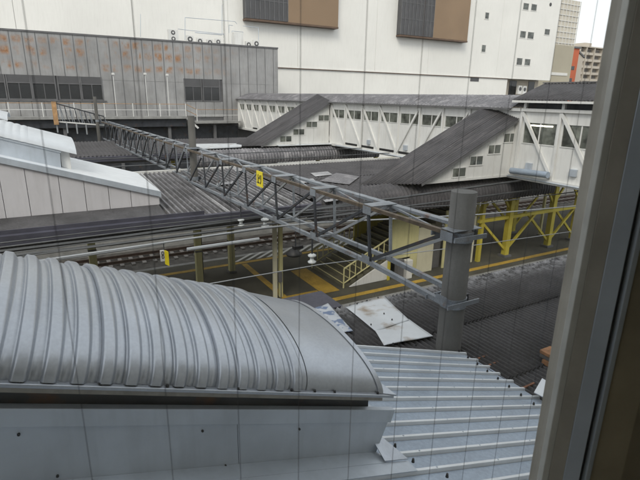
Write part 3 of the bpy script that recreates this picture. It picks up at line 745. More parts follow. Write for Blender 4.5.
MB().prism([(9.3, 34.2, 4.78), (12.9, 34.6, 4.78), (13.6, 36.4, 4.85), (10.0, 37.2, 4.85)], (0, 0, .05)).build('valley_flashing', white_sheet, rc)
MB().prism([(15.5, 33.6, 4.86), (21, 33.6, 4.86), (21, 34.0, 4.9), (15.5, 34.0, 4.9)], (0, 0, .03)).build('wall_flashing', white_sheet, rc)
first = None
for k, x in enumerate((-4, 2, 8, 14, 20, 26)):
    MB().box(x-.13, x+.13, 35.4, 35.66, 0, 4.1).build('column', yellow, rc)
MB().box(9, 27, 33.2, 33.35, 3.42, 3.62).build('painted_lit_strip', yellow, rc)  # yellow bar standing in for the lit strip beneath the far eave

# ------------------------------------------------------------------ white clad stair houses (middle and far platform, left)
def stair_house(yw, ye, dx, label, zb):
    t = thing('stair_house', label, 'stair house', (dx, yw, zb))
    sl = .31
    zt = lambda x: 6.63-sl*(x-dx+1.2)+(zb-4.72)
    xe = dx+3.38; xl = dx-9
    joints = [xe-.02, dx+2.42, dx+1.72, dx+1.0, dx+.28, dx-.62, dx-1.3, dx-2.2, dx-3.1, dx-4.5, dx-6, xl]
    for b, a in zip(joints[:-1], joints[1:]):
        MB().prism([(a+.008, yw, zb), (b-.008, yw, zb), (b-.008, yw, zt(b)-.16), (a+.008, yw, zt(a)-.16)], (0, .06, 0)).build('wall_panel', lavender, t, bevel=.004)
    MB().prism([(xl, yw-.09, zt(xl)), (xe+.05, yw-.09, zt(xe+.05)), (xe+.05, yw-.09, zt(xe+.05)-.19), (xl, yw-.09, zt(xl)-.19)], (0, .09, 0)).build('fascia', galv_dull, t)
    MB().prism([(xl, yw+.002, zt(xl)), (xe+.05, yw+.002, zt(xe+.05)), (xe+.05, ye, zt(xe+.05)), (xl, ye, zt(xl))], (0, 0, -.05)).build('roof_slab', rib_cap, t)
    MB().prism([(xe-.06, yw+.06, zb), (xe, yw+.06, zb), (xe, yw+.06, zt(xe)-.06), (xe-.06, yw+.06, zt(xe-.06)-.06)], (0, ye-yw-.1, 0)).build('end_wall', white_clad, t)
    MB().prism([(xl, ye, zb), (xe, ye, zb), (xe, ye, zt(xe)-.1), (xl, ye, zt(xl)-.1)], (0, .06, 0)).build('far_wall', white_clad, t)
    MB().prism([(xl, yw-.02, zb-.0), (xe-.05, yw-.02, zb-.0), (xe-.05, yw-1.25, zb-.14), (xl, yw-1.25, zb-.14)], (0, 0, -.03)).build('base_flashing', pan_dark, t)
    MB().box(xl, xe-.05, yw-.01, yw+.05, zb-.3, zb-.002).build('base_strip', pan_dark, t)
    # box and barrel
    xb = dx+.42; ya, yb = yw+.55, ye-.5
    bz = lambda x: zt(x)+.62
    MB().prism([(xl, ya, zt(xl)-.01), (xb, ya, zt(xb)-.01), (xb+.02, ya, bz(xb)-.1), (xl, ya, bz(xl)-.1)], (0, yb-ya, 0)).build('box', galv_dull, t)
    MB().prism([(xl, ya-.03, bz(xl)-.14), (xb+.05, ya-.03, bz(xb)-.14), (xb+.05, ya-.03, bz(xb)-.06), (xl, ya-.03, bz(xl)-.06)], (0, .028, 0)).build('coping', galv_dull, t)
    def bv(x, q, h):
        th = math.pi*(q-.5); c = max(0, math.cos(th))
        return (x+.2*h, (ya+yb)/2+((yb-ya)/2+.06)*math.sin(th), bz(x)-.05+.38*c**.85+h*max(.3, c))
    a = xl
    while a < xb-.85:
        b = min(a+1.4, xb-.8)
        MB().grid(lambda s, q: bv(a+(b-a)*s, q, .028*abs(math.sin(math.pi*(a+(b-a)*s)/.2))), int((b-a)/.2*8), 16).build('vault_sheet', galv_pale, t, smooth=True)
        a = b
    MB().grid(lambda s, q: bv(xb-.82+1.32*s, q, .02), 3, 16).build('end_sheet', galv_pale, t, smooth=True)
    MB().prism([(xb+.03, ya+.2, zt(xb)), (xb+.3, ya+.2, zt(xb+.3)), (xb+.3, ya+.2, bz(xb+.3)-.06), (xb+.03, ya+.2, bz(xb)-.06)], (0, yb-ya-.4, 0)).build('end_panel', white_clad, t)
    return t
stair_house(17.5, 22.2, 0.0, 'white panelled stair house with sloping grey roof and ribbed barrel on the middle platform', 4.70)
stair_house(34.6, 39.6, -2.6, 'second white stair house glimpsed behind, on the far platform at the left edge', 5.0)

# ------------------------------------------------------------------ catenary poles and lattice gantry
def pole(x, y, z0, z1, r0, r1, label, clamps, mat=None):
    t = thing('concrete_pole', label, 'pole', (x, y, z0))
    MB().tube((x, y, z0), (x, y, z1), r0, r1, n=28).build('shaft', mat or concrete, t)
    t.children[0].data.polygons.foreach_set('use_smooth', [len(f.vertices) == 4 for f in t.children[0].data.polygons])
    for z in clamps:
        r = r0+(r1-r0)*(z-z0)/(z1-z0)
        MB().tube((x, y, z-.09), (x, y, z+.09), r+.015, n=28).build('clamp_band', bluegrey, t)
        MB().box(x+r, x+r+.12, y-.05, y+.05, z-.08, z+.08).build('clamp_bolt', steel_dark, t)
    return t
XG = 6.15; YP = 5.86
ptop = at(460, 191, x=XG)
pole(XG+.05, YP, 0, ptop.z, .245, .22, 'thick grey concrete pole rising through the slate roof', (6.20, 4.95))
X2 = 5.95; p2t = at(192, 116, x=X2)
pole(X2, 22.3, 0, p2t.z, .19, .155, 'slim dark concrete pole carrying the lattice gantry over the middle platform', (4.75, 6.1), concrete_dark)
pole(4.3, 46.5, -1.3, 8.2, .16, .13, 'far concrete pole in front of the rusty metal building', (6.2,), concrete_dark)

def gantry(name, label, ya, yb, xa, xb, ztf, zbf, step, half=.3):
    t = thing(name, label, 'gantry', (xa, ya, zbf(ya)))
    n = max(2, int(round((yb-ya)/step)))
    Y = [ya+(yb-ya)*i/n for i in range(n+1)]
    xc = lambda y: xa+(xb-xa)*(y-ya)/(yb-ya)
    P = lambda y, s, top: Vector((xc(y)+s*half*(1 if top else .92), y, ztf(y) if top else zbf(y)))
    for i in range(n):
        # chords in bay lengths that butt: an angle on the left, a flat channel on the right
        pass
    MB().bar(P(ya, -1, 1), P(yb, -1, 1), .09, .07).build('top_chord', steel_rust, t)
    MB().bar(P(ya, 1, 1), P(yb, 1, 1), .17, .06).build('top_chord', bluegrey, t)
    for s in (-1, 1):
        if n > 3 and name == 'lattice_gantry' and zbf(ya) != zbf(ya+1.9):
            MB().bar(P(ya, s, 0), P(Y[1], s, 0), .09, .09).build('bottom_chord', bluegrey, t)
            MB().bar(P(Y[1], s, 0), P(yb, s, 0), .09, .09).build('bottom_chord', bluegrey, t)
        else: MB().bar(P(ya, s, 0), P(yb, s, 0), .09, .09).build('bottom_chord', bluegrey, t)
    for i in range(n+1):
        y = Y[i]
        MB().box(xc(y)-half-.02, xc(y)+half+.05, y-.16, y+.16, ztf(y)+.04, ztf(y)+.052).build('batten_plate', bluegrey, t)
        for tp in (0, 1):
            p = P(y, -1, tp); MB().box(p.x-.05, p.x-.044, p.y-.16, p.y+.13, p.z-(.14 if tp else .03), p.z+(.03 if tp else .14)).build('gusset', bluegrey, t)
        if 0 < i < n:
            for s in (-1, 1): MB().bar(P(y, s, 1), P(y-.12, s, 0), .06, .05, up=(1, 0, 0)).build('upright', steel_dark if s < 0 else bluegrey, t)
            MB().bar(P(y, -1, 0), P(y, 1, 0), .05, .05).build('tie', bluegrey, t)
    for i in range(n):
        for s in (-1, 1):
            a, b = (P(Y[i], s, 1), P(Y[i+1], s, 0))
            MB().bar(a, b, .06, .05, up=(1, 0, 0)).build('diagonal', steel_dark if s < 0 else wire_pale, t)
        MB().bar(P(Y[i], -1, 1)+Vector((0, 0, -.03)), P(Y[i+1], 1, 1)+Vector((0, 0, -.03)), .04, .04).build('lacing', bluegrey, t)
    return t
zt1 = lambda y: 6.30-.012*(y-6)
zb1 = lambda y: 5.02+.06*(y-6.1)/1.6 if y < 7.9 else 5.08-.03*(y-7.9)
gantry('lattice_gantry', 'blue grey lattice gantry running from the thick pole to the slim pole', YP-.06, 22.12, XG, X2, zt1, zb1, 2.28)
gantry('lattice_gantry', 'rear lattice gantry continuing from the slim pole to the far pole', 22.48, 46.3, X2, 4.9, lambda y: 6.12, lambda y: 4.72, 1.9)
# last span turning left, with hanging frames and a rusty end
g3 = thing('lattice_gantry', 'far short gantry with hanging frames and a flaking orange end', 'gantry', (2.6, 46.8, 5))
ga, gb = Vector((4.9, 46.9, 6.55)), Vector((1.2, 46.9, 7.65))
MB().bar(ga+Vector((0, .35, 0)), gb+Vector((0, .35, 0)), .09, .09).build('top_chord', bluegrey, g3)
MB().bar(ga, gb, .09, .09).build('top_chord', steel_dark, g3)
MB().bar(ga+Vector((0, 0, -.75)), gb+Vector((0, 0, -1.5)), .1, .1).build('bottom_chord', white_steel, g3)
for k in range(11):
    p = ga.lerp(gb, k/10); q = (ga+Vector((0, 0, -.75))).lerp(gb+Vector((0, 0, -1.5)), k/10)
    MB().bar(p+Vector((0, .35, 0)), q+Vector((.3, .35, 0)), .05, .05).build('diagonal', wire_pale, g3)
    MB().bar(p, q+Vector((.12, 0, 0)), .06, .05).build('upright', bluegrey if k % 2 else steel_dark, g3)
    if k in (4, 6, 8, 10): MB().tube(q, q+Vector((0, 0, -.9)), .06, n=8).build('hanger', wire_pale, g3)
MB().box(1.0, 1.35, 46.7, 47.1, 5.9, 7.75).build('end_frame', rust_pale, g3)

for z_, nm_ in ((zt1(YP)-.08, 'upper'), (zb1(YP)-.02, 'lower')):
    gb_ = MB()
    for dy in (-.285, .285): gb_.box(XG-.36, XG+.40, YP+dy-.012, YP+dy+.012, z_-.04, z_+.04)
    gb_.build('mounting_bracket', bluegrey, bpy.data.objects['concrete_pole'])
# yellow sign on the gantry
zsgn = at(260, 179, x=5.72)
ys_ = zsgn.y
sg = thing('gantry_sign', 'small yellow sign with black characters hung on the lattice gantry', 'sign', (5.72, ys_, zsgn.z))
MB().box(5.70, 5.72, ys_-.24, ys_+.24, zsgn.z-.24, zsgn.z+.24).build('plate', sign_yellow, sg)
def stroke(a, b, w_=.035):
    MB().bar((5.694, ys_+a[0], zsgn.z+a[1]), (5.694, ys_+b[0], zsgn.z+b[1]), .01, w_, up=(0, -(b[1]-a[1]), (b[0]-a[0]))).build('stroke', black, sg)
for a, b in (((.09, .14), (.09, -.10)), ((.09, .03), (.02, .03)), ((.17, -.12), (.0, -.12)), ((-.04, .12), (-.04, .0)), ((-.13, .14), (-.13, -.06)), ((-.13, -.06), (-.07, -.14))): stroke(a, b)

# insulators and wires
def insulator(u, v, label, x=6.15, top=None, s=1.0):
    s *= .95
    p = at(u, v, x=x)
    t = thing('insulator', label, 'insulator', (p.x, p.y, p.z-.2), 'insulators hanging under the gantry')
    pr = [(.05, -.2*s), (.14*s, -.17*s), (.15*s, -.12*s), (.06, -.08*s), (.055, .03*s), (.14*s, .06*s), (.15*s, .11*s), (.05, .16*s)]
    MB().lathe(p, pr).build('shed', porcelain, t, smooth=True)
    MB().tube(p+Vector((0, 0, .16*s)), (p.x, p.y, top), .025, n=8).build('hanger', steel_dark, t)
insulator(241, 222, 'small white double insulator hanging under the gantry over the platform roof edge', x=5.5, top=4.95, s=.8)
insulator(265, 222, 'large white double insulator hanging under a gantry node', top=4.9)
insulator(312, 258, 'white double insulator hanging lowest, before the yellow stairs', top=5.0, s=.85)
insulator(131, 160, 'white double insulator on the rear gantry', x=5.7, top=4.75, s=.8)
def wire(pts, r, label, mat=wire_m, nm='overhead_wire'):
    b = MB()
    for p, q in zip(pts[:-1], pts[1:]): b.tube(p, q, r, n=6, cap=False)
    b.build(nm, mat, label=label, cat='wire', group='overhead wires')
def seg(pix, y): return [at(u, v, y=y) for u, v in pix]
a = seg([(214, 283), (320, 264.5), (480, 244.5), (575, 231)], 11.0)
wire([a[0]+(a[0]-a[1])*2]+a+[a[3]+(a[3]-a[2])*2], .014, 'thin contact wire crossing low in front of the stairs', wire_pale)
a = seg([(160, 243), (262, 228), (312, 223), (480, 214.5), (582, 205.5)], 11.6)
wire([a[0]+(a[0]-a[1])*2]+a+[a[4]+(a[4]-a[3])*2], .025, 'thick pale messenger wire passing behind the thick pole', wire_pale)
a = seg([(0, 251.5), (120, 237), (262, 217)], 15.5)
wire([a[0]+(a[0]-a[1])]+a+[a[2]+(a[2]-a[1])*3], .05, 'dark thick cable just under the middle roof gutter')
a = seg([(0, 257), (120, 243.5), (270, 224)], 15.3)
wire([a[0]+(a[0]-a[1])]+a+[a[2]+(a[2]-a[1])*3], .045, 'second dark thick cable below the first')
a = seg([(37, 262), (120, 250), (165, 243)], 12.6)
wire([a[0]+(a[0]-a[1])]+a, .035, 'pale cable seen just above the silver vault', wire_pale)
a = seg([(300, 213), (480, 204), (590, 190)], 13.7)
wire(a+[a[2]+(a[2]-a[1])], .025, 'dark wire just under the rounded eave')
for k, (v0, y_, r0_, lb) in enumerate(((243, 15.2, .018, 'thin dark cable highest of the bundle under the middle roof gutter'), (247.5, 14.8, .022, 'dark cable second of the bundle under the middle roof gutter'), (254.5, 14.2, .016, 'thin dark cable between the two thick cables'), (259.5, 13.6, .02, 'dark cable just below the lower thick cable'), (265, 13.0, .014, 'thin dark cable lowest of the bundle above the silver vault'))):
    a = seg([(0, v0), (130, v0-15.5-.6*k), (262, v0-30-1.4*k)], y_)
    wire([a[0]+(a[0]-a[1])]+a+[a[2]+(a[2]-a[1])*1.5], r0_, lb)
for k, (y, z, lb) in enumerate(((26.1, 4.0, 'contact wire over the track behind the middle platform'), (26.1, 5.0, 'messenger wire over the track behind the middle platform'), (29.5, 4.0, 'contact wire over the track before the far platform'), (29.5, 5.0, 'messenger wire over the track before the far platform'))):
    wire([(-20, y, z), (15, y, z-.05), (60, y, z)], .03, lb)
q = at(187, 249.5, y=13); r_ = at(259, 239, y=13)
MB().tube(q, r_, .055, n=8).build('pale_tube', wire_pale, label='pale straight tube hanging level below the messenger wire', cat='tube')
# hanging tag
p = at(164.5, 256, y=12)
tg = thing('number_tag', 'yellow and white number tag hanging from a cable', 'sign', (p.x, p.y, p.z))
MB().box(p.x-.10, p.x+.0, p.y-.02, p.y+.02, p.z-.13, p.z+.16).build('white_plate', white_paint, tg)
MB().prism([(p.x+.003, p.y-.02, p.z-.22), (p.x+.10, p.y-.02, p.z-.28), (p.x+.10, p.y-.02, p.z+.10), (p.x+.003, p.y-.02, p.z+.16)], (0, .04, 0)).build('yellow_plate', sign_yellow, tg)
for dz in (.09, -.01):
    MB().lathe((0, 0, 0), [(.012, 0), (.03, .0), (.03, .008), (.012, .008)], 12)
    c = MB()
    for i in range(12):
        t0, t1_ = 2*math.pi*i/12, 2*math.pi*(i+1)/12
        c.bar((p.x-.045+.028*math.cos(t0), p.y-.025, p.z+dz+.04*math.sin(t0)), (p.x-.045+.028*math.cos(t1_), p.y-.025, p.z+dz+.04*math.sin(t1_)), .008, .016)
    c.build('figure_loop', black, tg)
MB().tube((p.x, p.y, p.z+.16), (p.x, p.y, p.z+.40), .012, n=6).build('hook', steel_dark, tg)
# black lamp hanging before the platform
p = at(294, 252, y=12.4)
bl = thing('hanging_lamp', 'black disc shaped lamp hanging in front of the twin post column', 'lamp', (p.x, p.y, p.z))
MB().lathe(p, [(.10, -.12), (.23, -.10), (.25, -.04), (.14, .02), (.12, .09)], 20).build('housing', black, bl, smooth=True)
MB().box(p.x-.03, p.x+.28, p.y-.08, p.y+.08, p.z+.09, p.z+.19).build('ballast_box', black, bl, bevel=.01)
MB().tube((p.x+.05, p.y, p.z+.19), (p.x+.05, p.y, p.z+.8), .02, n=6).build('hanger', steel_dark, bl)

# ------------------------------------------------------------------ metal clad building
YM = 55.0
mb = thing('metal_building', 'long grey metal clad building with rust blotches and rows of dark windows', 'building', (8, YM, 6))
xr_ = 25.25; zt_ = 13.8
px0 = -12.0; k = 0
winL = [(0, 5.5), (8.7, 31), (33.7, 55.5), (59.5, 80), (82.5, 102)]
spans = [(at(a, 91, y=YM).x, at(b, 91, y=YM).x) for a, b in winL]
spans[0] = (spans[0][0]-1.0, spans[0][1]); spans = [(-9.6, -7.7), (-7.3, -5.4), (-5.0, -3.2)]+spans
winR = [(at(185, 89, y=YM).x, at(201, 89, y=YM).x), (at(203.5, 89, y=YM).x, at(219, 89, y=YM).x)]
zw0 = at(60, 99, y=YM).z; zw1 = at(60, 84, y=YM).z; zr0, zr1 = at(200, 100.5, y=YM).z, at(200, 87, y=YM).z
wl0, wl1 = spans[0][0]-.25, spans[-1][1]+.15
wr0, wr1 = winR[0][0]-.15, winR[1][1]+.15
x = px0
while x < xr_-.2:
    x2 = min(x+1.05, xr_)
    if wl0 < (x+x2)/2 < wl1: segs = [(6.1, zw0-.12), (zw1+.75, zt_)]
    elif wr0 < (x+x2)/2 < wr1: segs = [(6.1, zr0-.12), (zr1+.85, zt_)]
    else: segs = [(5.4, 9.75), (9.77, zt_)]
    for a, b in segs:
        MB().box(x+.02, x2-.02, YM, YM+.1, a, b).build('wall_panel', metal_clad, mb)
    MB().box(x-.03, x+.018, YM-.03, YM+.1, 6.1 if x > wr1 or wl1 < x < wr0 else segs[-1][0], zt_).build('batten', metal_trim, mb)
    x = x2
MB().box(px0, xr_-.02, YM+.11, YM+9, -1.4, zt_-.03).build('core', metal_trim, mb)
MB().box(xr_-.018, xr_+.08, YM-.02, YM+9, 4, zt_).build('end_wall', metal_clad, mb)
MB().box(px0, xr_+.12, YM-.08, YM+.3, zt_+.003, zt_+.16).build('parapet_cap', metal_trim, mb)
MB().box(px0, xr_, YM+.31, YM+9, zt_-.02, zt_+.02).build('flat_roof', metal_trim, mb)
def mwin(a, b, z0, z1, up):
    f = MB(); f.box(a-.1, a, YM-.05, YM+.1, z0-.1, z1+up); f.box(b, b+.1, YM-.05, YM+.1, z0-.1, z1+up); f.box(a, b, YM-.05, YM+.1, z0-.1, z0); f.box(a, b, YM-.04, YM+.1, z1, z1+.08)
    m2 = (a+b)/2; f.box(m2-.03, m2+.03, YM-.02, YM+.08, z0, z1)
    fo = f.build('window', metal_trim, mb)
    for p_, q_ in ((a, m2-.03), (m2+.03, b)): MB().box(p_, q_, YM+.02, YM+.04, z0, z1).build('pane', dark_glass, fo)
    MB().box(a, b, YM-.0, YM+.09, z1+.082, z1+up).build('spandrel', louvre, fo)
for a, b in spans: mwin(a, b, zw0, zw1, .75)
for a, b in winR: mwin(a, b, zr0, zr1, .85)
MB().box(wl0-.3, wl1+.2, YM-.12, YM-.052, zw0-.22, zw0-.11).build('sill', metal_trim, mb)
# walkway in front
wk = thing('walkway', 'pale raised walkway with thin railing in front of the metal building', 'walkway', (4, 53.5, 6))
xw = at(187, 118, y=53.2).x
MB().box(-14, xw, 53.2, 54.95, 6.02, 6.26).build('deck', stone_edge, wk)
MB().box(-14, xw, 53.6, 54.9, 5.2, 6.0).build('underside', steel_dark, wk)
MB().box(xw+.9, 19.9, 53.2, 54.95, 5.5, 5.72).build('deck', stone_edge, wk)
def railrun(x0, x1, z):
    for dz, mt in ((1.25, rust_pale), (.65, white_steel)): MB().tube((x0, 53.25, z+dz), (x1, 53.25, z+dz), .03, n=6).build('rail', mt, wk)
    n = int((x1-x0)/2.6)
    for i in range(n+1):
        xx = x0+(x1-x0)*i/max(1, n)
        MB().tube((xx, 53.25, z), (xx, 53.25, z+1.3), .05, n=6).build('post', white_steel, wk)
railrun(-13, xw-.05, 6.26); railrun(xw+1.1, 19.6, 5.72)
for k in range(4): MB().box(xw+.02+.22*k, xw+.23+.22*k, 53.3, 54.9, 6.05-.14*k, 6.12-.14*k).build('step', stone_edge, wk)
for dz in (1.25, .65): MB().tube((xw, 53.25, 6.26+dz), (xw+1.1, 53.25, 5.72+dz), .035, n=6).build('rail', rust_pale, wk)
MB().bar((xw, 53.3, 6.1), (xw+1.2, 53.3, 5.0), .1, .2).build('stringer', white_steel, wk)
for xx in (-8, -3, 2, 7, 12, 17): MB().box(xx-.15, xx+.15, 53.8, 54.1, -1.4, 5.2 if xx < 14 else 5.5).build('support', metal_trim, wk)
MB().box(-14, 19.9, 54.5, 54.9, -1.4, 5.19).build('back_wall', steel_dark, wk)
for u, v0, v1 in ((113, 75, 118), (145, 75, 112), (167, 76, 112)):
    p0, p1 = at(u, v0, y=54.0), at(u, v1, y=54.0)
    lp = thing('lamp_post', 'thin pale lamp post on the walkway, '+{113: 'leftmost', 145: 'middle one', 167: 'rightmost'}[u]+' of three', 'lamp post', (p0.x, 54, 6.26), 'lamp posts on the walkway')
    MB().tube((p0.x, 54, 6.26), (p0.x, 54, p0.z), .035, n=6).build('post', white_steel, lp)
    MB().box(p0.x-.13, p0.x+.13, 53.85, 54.15, p0.z+.002, p0.z+.2).build('lamp_head', white_steel, lp, bevel=.03)

# air conditioners on the metal roof
def aircon(u0, u1, v0, y, label, fans=1, cab=True):
    a, b = at(u0, v0, y=y), at(u1, v0, y=y)
    t = thing('air_conditioner', label, 'air conditioner', ((a.x+b.x)/2, y, zt_+.02), 'air conditioners on the metal building roof')
    z1 = a.z; z0 = zt_+.12
    MB().box(a.x, b.x, y, y+.4, z0, z1).build('casing', white_steel, t, bevel=.02)
    MB().box(a.x, a.x+.1, y+.05, y+.35, zt_+.022, z0-.002).box(b.x-.1, b.x, y+.05, y+.35, zt_+.022, z0-.002).build('foot', metal_trim, t)
    h = (z1-z0)/fans
    for i in range(fans):
        c = Vector(((a.x*.52+b.x*.48), y-.004, z0+h*(i+.5))); r = min(h, b.x-a.x)*.36
        MB().tube(c, c+Vector((0, -.02, 0)), r, n=18).build('fan_grille', louvre, t)
        MB().tube(c+Vector((0, -.022, 0)), c+Vector((0, -.035, 0)), r*.45, n=12).build('fan_hub', white_steel, t)
aircon(168, 178, 29, 56.2, 'tall double fan air conditioner at the left end of the metal roof', 2)
aircon(186.5, 193.5, 35, 56.4, 'single fan air conditioner second from the left on the metal roof')
aircon(197, 203, 37.5, 57.2, 'narrow air conditioner in front of the long roof pipe', 1)
aircon(207, 213, 39, 57.6, 'low air conditioner in the middle of the metal roof')
aircon(215.5, 221, 38.5, 56.4, 'dark sided air conditioner left of the white roof cabinet')
aircon(246, 251.5, 41, 57.4, 'low air conditioner right of the white roof cabinet')
aircon(253.5, 259.5, 39.5, 56.4, 'rightmost single fan air conditioner on the metal roof')
a, b = at(234, 32, y=57.5), at(243, 32, y=57.5)
rcab = thing('roof_cabinet', 'white cabinet on the metal roof, taller than the air conditioners', 'cabinet', (a.x, 57.5, zt_))
MB().box(a.x, b.x, 57.5, 58.3, zt_+.03, a.z).build('body', white_steel, rcab, bevel=.02)
MB().box(a.x+.1, b.x-.1, 57.47, 57.497, zt_+.3, a.z-.2).build('door', white_clad, rcab)
def pipe(pix, y, label, r=.035):
    b = MB(); pts = [at(u, v, y=y) for u, v in pix]
    for p, q in zip(pts[:-1], pts[1:]): b.tube(p, q, r, n=6)
    b.build('roof_pipe', galv_dull, label=label, cat='pipe', group='pipes above the metal roof')
pipe([(185, 40), (185, 17.5), (235, 21.5), (237, 24)], 58.5, 'long thin pipe rising left then running above the air conditioners')
pipe([(178, 29), (222, 34), (224, 35), (223, 33)], 58.2, 'thin pipe running from the double fan unit to the right')
pipe([(195, 32.5), (222, 35)], 58.0, 'short thin pipe just below the longer one', .05)
pipe([(232, 44), (232, 31), (243, 32), (242, 46)], 58.9, 'bent pipe around the white roof cabinet')
pipe([(229, 33), (229, 25), (233, 25.5)], 59.2, 'small hooked pipe left of the white cabinet')
pipe([(243, 26), (258.5, 27.5), (258.5, 40)], 58.6, 'thin pipe running right from the cabinet and down to the last unit')
pipe([(222, 5), (222, 34)], 59.5, 'thin vertical mast standing behind the metal roof', .03)
pipe([(140.5, 14), (140.5, 37)], 58.5, 'thin vertical rod left of the double fan unit', .03)

# ------------------------------------------------------------------ white building
YW = 62.0
wb = thing('white_building', 'huge plain white building with small windows and brown box bays', 'building', (40, YW, 0))
xR = at(549.5, 82, y=YW).x; ztr = at(380, 72, y=YW).z; ZT = 46
def wx(u, v): return at(u, v, y=YW)
wins = [(523.7, 3, 528, 10), (531.7, 4, 536, 11), (485.5, 12.5, 488.3, 19), (520.5, 31, 525, 38), (528, 32, 533, 39), (545, 29, 549, 35), (482, 45, 485, 52), (517, 58, 521.5, 65), (525, 59, 529.5, 65.5)]
# wall in vertical bands between panel joints
seams = [-40, -20, at(15, 20, y=YW).x, at(133, 20, y=YW).x, at(228, 20, y=YW).x, at(298, 20, y=YW).x, at(376, 40, y=YW).x, at(428, 60, y=YW).x, at(500, 40, y=YW).x, xR]
for a, b in zip(seams[:-1], seams[1:]):
    MB().box(a+.015, b-.015, YW, YW+.5, ztr+.12, ZT).build('wall_panel', white_wall, wb)
xrec = at(507.5, 84, y=YW).x
MB().box(-40, xrec, YW+.12, YW+.6, -1.4, ztr-.12).build('lower_wall', white_wall, wb)
MB().box(-40, xrec, YW-.06, YW+.5, ztr-.118, ztr-.03).build('trim_band', bay_trim, wb)
MB().box(-40, xrec, YW-.04, YW+.5, ztr-.029, ztr+.118).build('trim_band', white_wall, wb)
MB().box(xrec, xR-.02, YW-.02, YW+.5, ztr-.05, ztr+.118).build('trim_band', white_wall, wb)
MB().box(-40, xR-.02, YW+2.5, YW+26, -1.4, ZT-.1).build('core', white_wall, wb)
MB().box(xR-.018, xR+.1, YW+.01, YW+26, ztr+.1, ZT).build('side_wall', white_wall, wb)
for (u0, v0, u1, v1) in wins:
    p, q = wx(u0, v0), wx(u1, v1)
    fo = MB().box(p.x-.12, q.x+.12, YW-.05, YW-.003, q.z-.12, q.z).box(p.x-.1, q.x+.1, YW-.05, YW-.003, p.z, p.z+.1).box(p.x-.1, p.x, YW-.05, YW-.003, q.z, p.z).box(q.x, q.x+.1, YW-.05, YW-.003, q.z, p.z).build('window', lattice_l, wb)
    m2 = (p.x+q.x)/2
    MB().box(p.x, q.x, YW-.02, YW-.004, q.z+.0, q.z+(p.z-q.z)*.49).build('pane', window_glass, fo)
    MB().box(p.x, q.x, YW-.025, YW-.005, q.z+(p.z-q.z)*.51, p.z).build('pane', window_glass, fo)
p = wx(550.5, 4.5); MB().tube((p.x, YW-.05, p.z), (p.x, YW-.004, p.z), .3, n=14).build('vent', louvre, wb)
p, q = wx(471, 77.5), wx(479, 81.5); MB().box(p.x, q.x, YW+.06, YW+.118, q.z, p.z).build('vent', louvre, wb)
# brown bays: a projecting box, part grey louvre, part tan
def bay_box(u0, um, u1, vb, label):
    y = YW-1.0
    a, b_, c = at(u0, vb, y=y), at(um, vb+4, y=y), at(u1, vb+8, y=y); z0 = a.z
    f = MB().box(b_.x+.01, c.x, y, YW-.005, z0, z0+14).build('bay', brownbay, wb)
    l = MB().box(a.x, b_.x, y+.06, YW-.005, z0+.05, z0+14).build('bay', louvre, wb)
    MB().box(a.x-.05, c.x+.05, y-.06, YW-.004, z0-.22, z0-.003).build('bay_sill', bay_trim, wb)
    n = 9
    for i in range(n+1):
        xx = a.x+(b_.x-a.x)*i/n; MB().box(xx-.05, xx+.05, y-.01, y+.058, z0+.05, z0+14).build('fin', metal_trim, l)
    for zz in (2.2, 4.4, 6.6): MB().box(a.x, b_.x, y+.02, y+.057, z0+zz, z0+zz+.08).build('fin', metal_trim, l)
bay_box(246, 288, 338, 18, '')
bay_box(400.5, 432.5, 467, 34.5, '')
# recess at lower right with plant
r0, r1 = at(508, 90, y=YW).x, xR-.1
MB().box(xrec+.02, xR-.3, YW+2.2, YW+2.3, 6, ztr-.06).build('recess_back', apt, wb)
rw0 = at(512, 83, y=YW+2).x
for u0, u1 in ((510, 517), (529, 535)):
    a, b = at(u0, 85, y=YW+2), at(u1, 85, y=YW+2)
    MB().box(a.x, b.x, YW+2.1, YW+2.195, 9.2, ztr-.25).build('window', dark_glass, wb)
for u0, u1, v0, lb in ((519, 522.5, 85.5, 'left air conditioner in the recess of the white building'), (523.5, 527, 86, 'right air conditioner in the recess of the white building')):
    a, b = at(u0, v0, y=YW+.8), at(u1, v0, y=YW+.8)
    t = thing('air_conditioner', lb, 'air conditioner', (a.x, YW+.8, 8))
    MB().box(a.x, b.x, YW+.8, YW+1.3, a.z-1.5, a.z).build('casing', white_steel, t, bevel=.02)
    MB().tube(((a.x+b.x)/2, YW+.795, a.z-.6), ((a.x+b.x)/2, YW+.77, a.z-.6), .35, n=14).build('fan_grille', louvre, t)
MB().box(xrec, xR, YW+.13, YW+2.19, 7.5, 8.2).build('recess_ledge', white_wall, wb)

# ------------------------------------------------------------------ far buildings
tw = thing('lattice_tower', 'slim beige building with pale lattice screen beside the white building', 'building', (106, 75, 0))
a, b = at(546, 82, y=75), at(569, 82, y=75); zm = at(570, 46, y=75).z; ztop = at(578, 1, y=75).z
MB().box(a.x-4, b.x, 75, 90, -1.4, zm).build('lower_wall', lattice_m, tw)
MB().box(a.x-4, b.x-.2, 75.12, 90, zm+.01, ztop).build('upper_wall', lattice_u, tw)
x0 = at(552, 40, y=75).x
for i in range(8):
    xx = x0+(b.x-x0)*i/7
    MB().box(xx-.07, xx+.07, 74.98, 75.11, zm+.05, ztop).build('lattice_bar', lattice_l, tw)
zz = zm+.4
while zz < ztop:
    MB().box(x0, b.x, 75.0, 75.11, zz, zz+.14).build('lattice_bar', lattice_l, tw); zz += 1.15
MB().box(x0+1.0, b.x-1.2, 74.9, 74.99, zm-6.5, zm-5.9).build('nameplate', lattice_l, tw)
ob = thing('orange_building', 'orange building with grey roof edge behind the beige tower', 'building', (160, 110, 0))
a, b = at(562, 60, y=110), at(578, 60, y=110); zt2 = at(572, 48, y=110).z
MB().box(a.x, b.x, 110, 124, -1.4, zt2).build('wall', orange, ob)
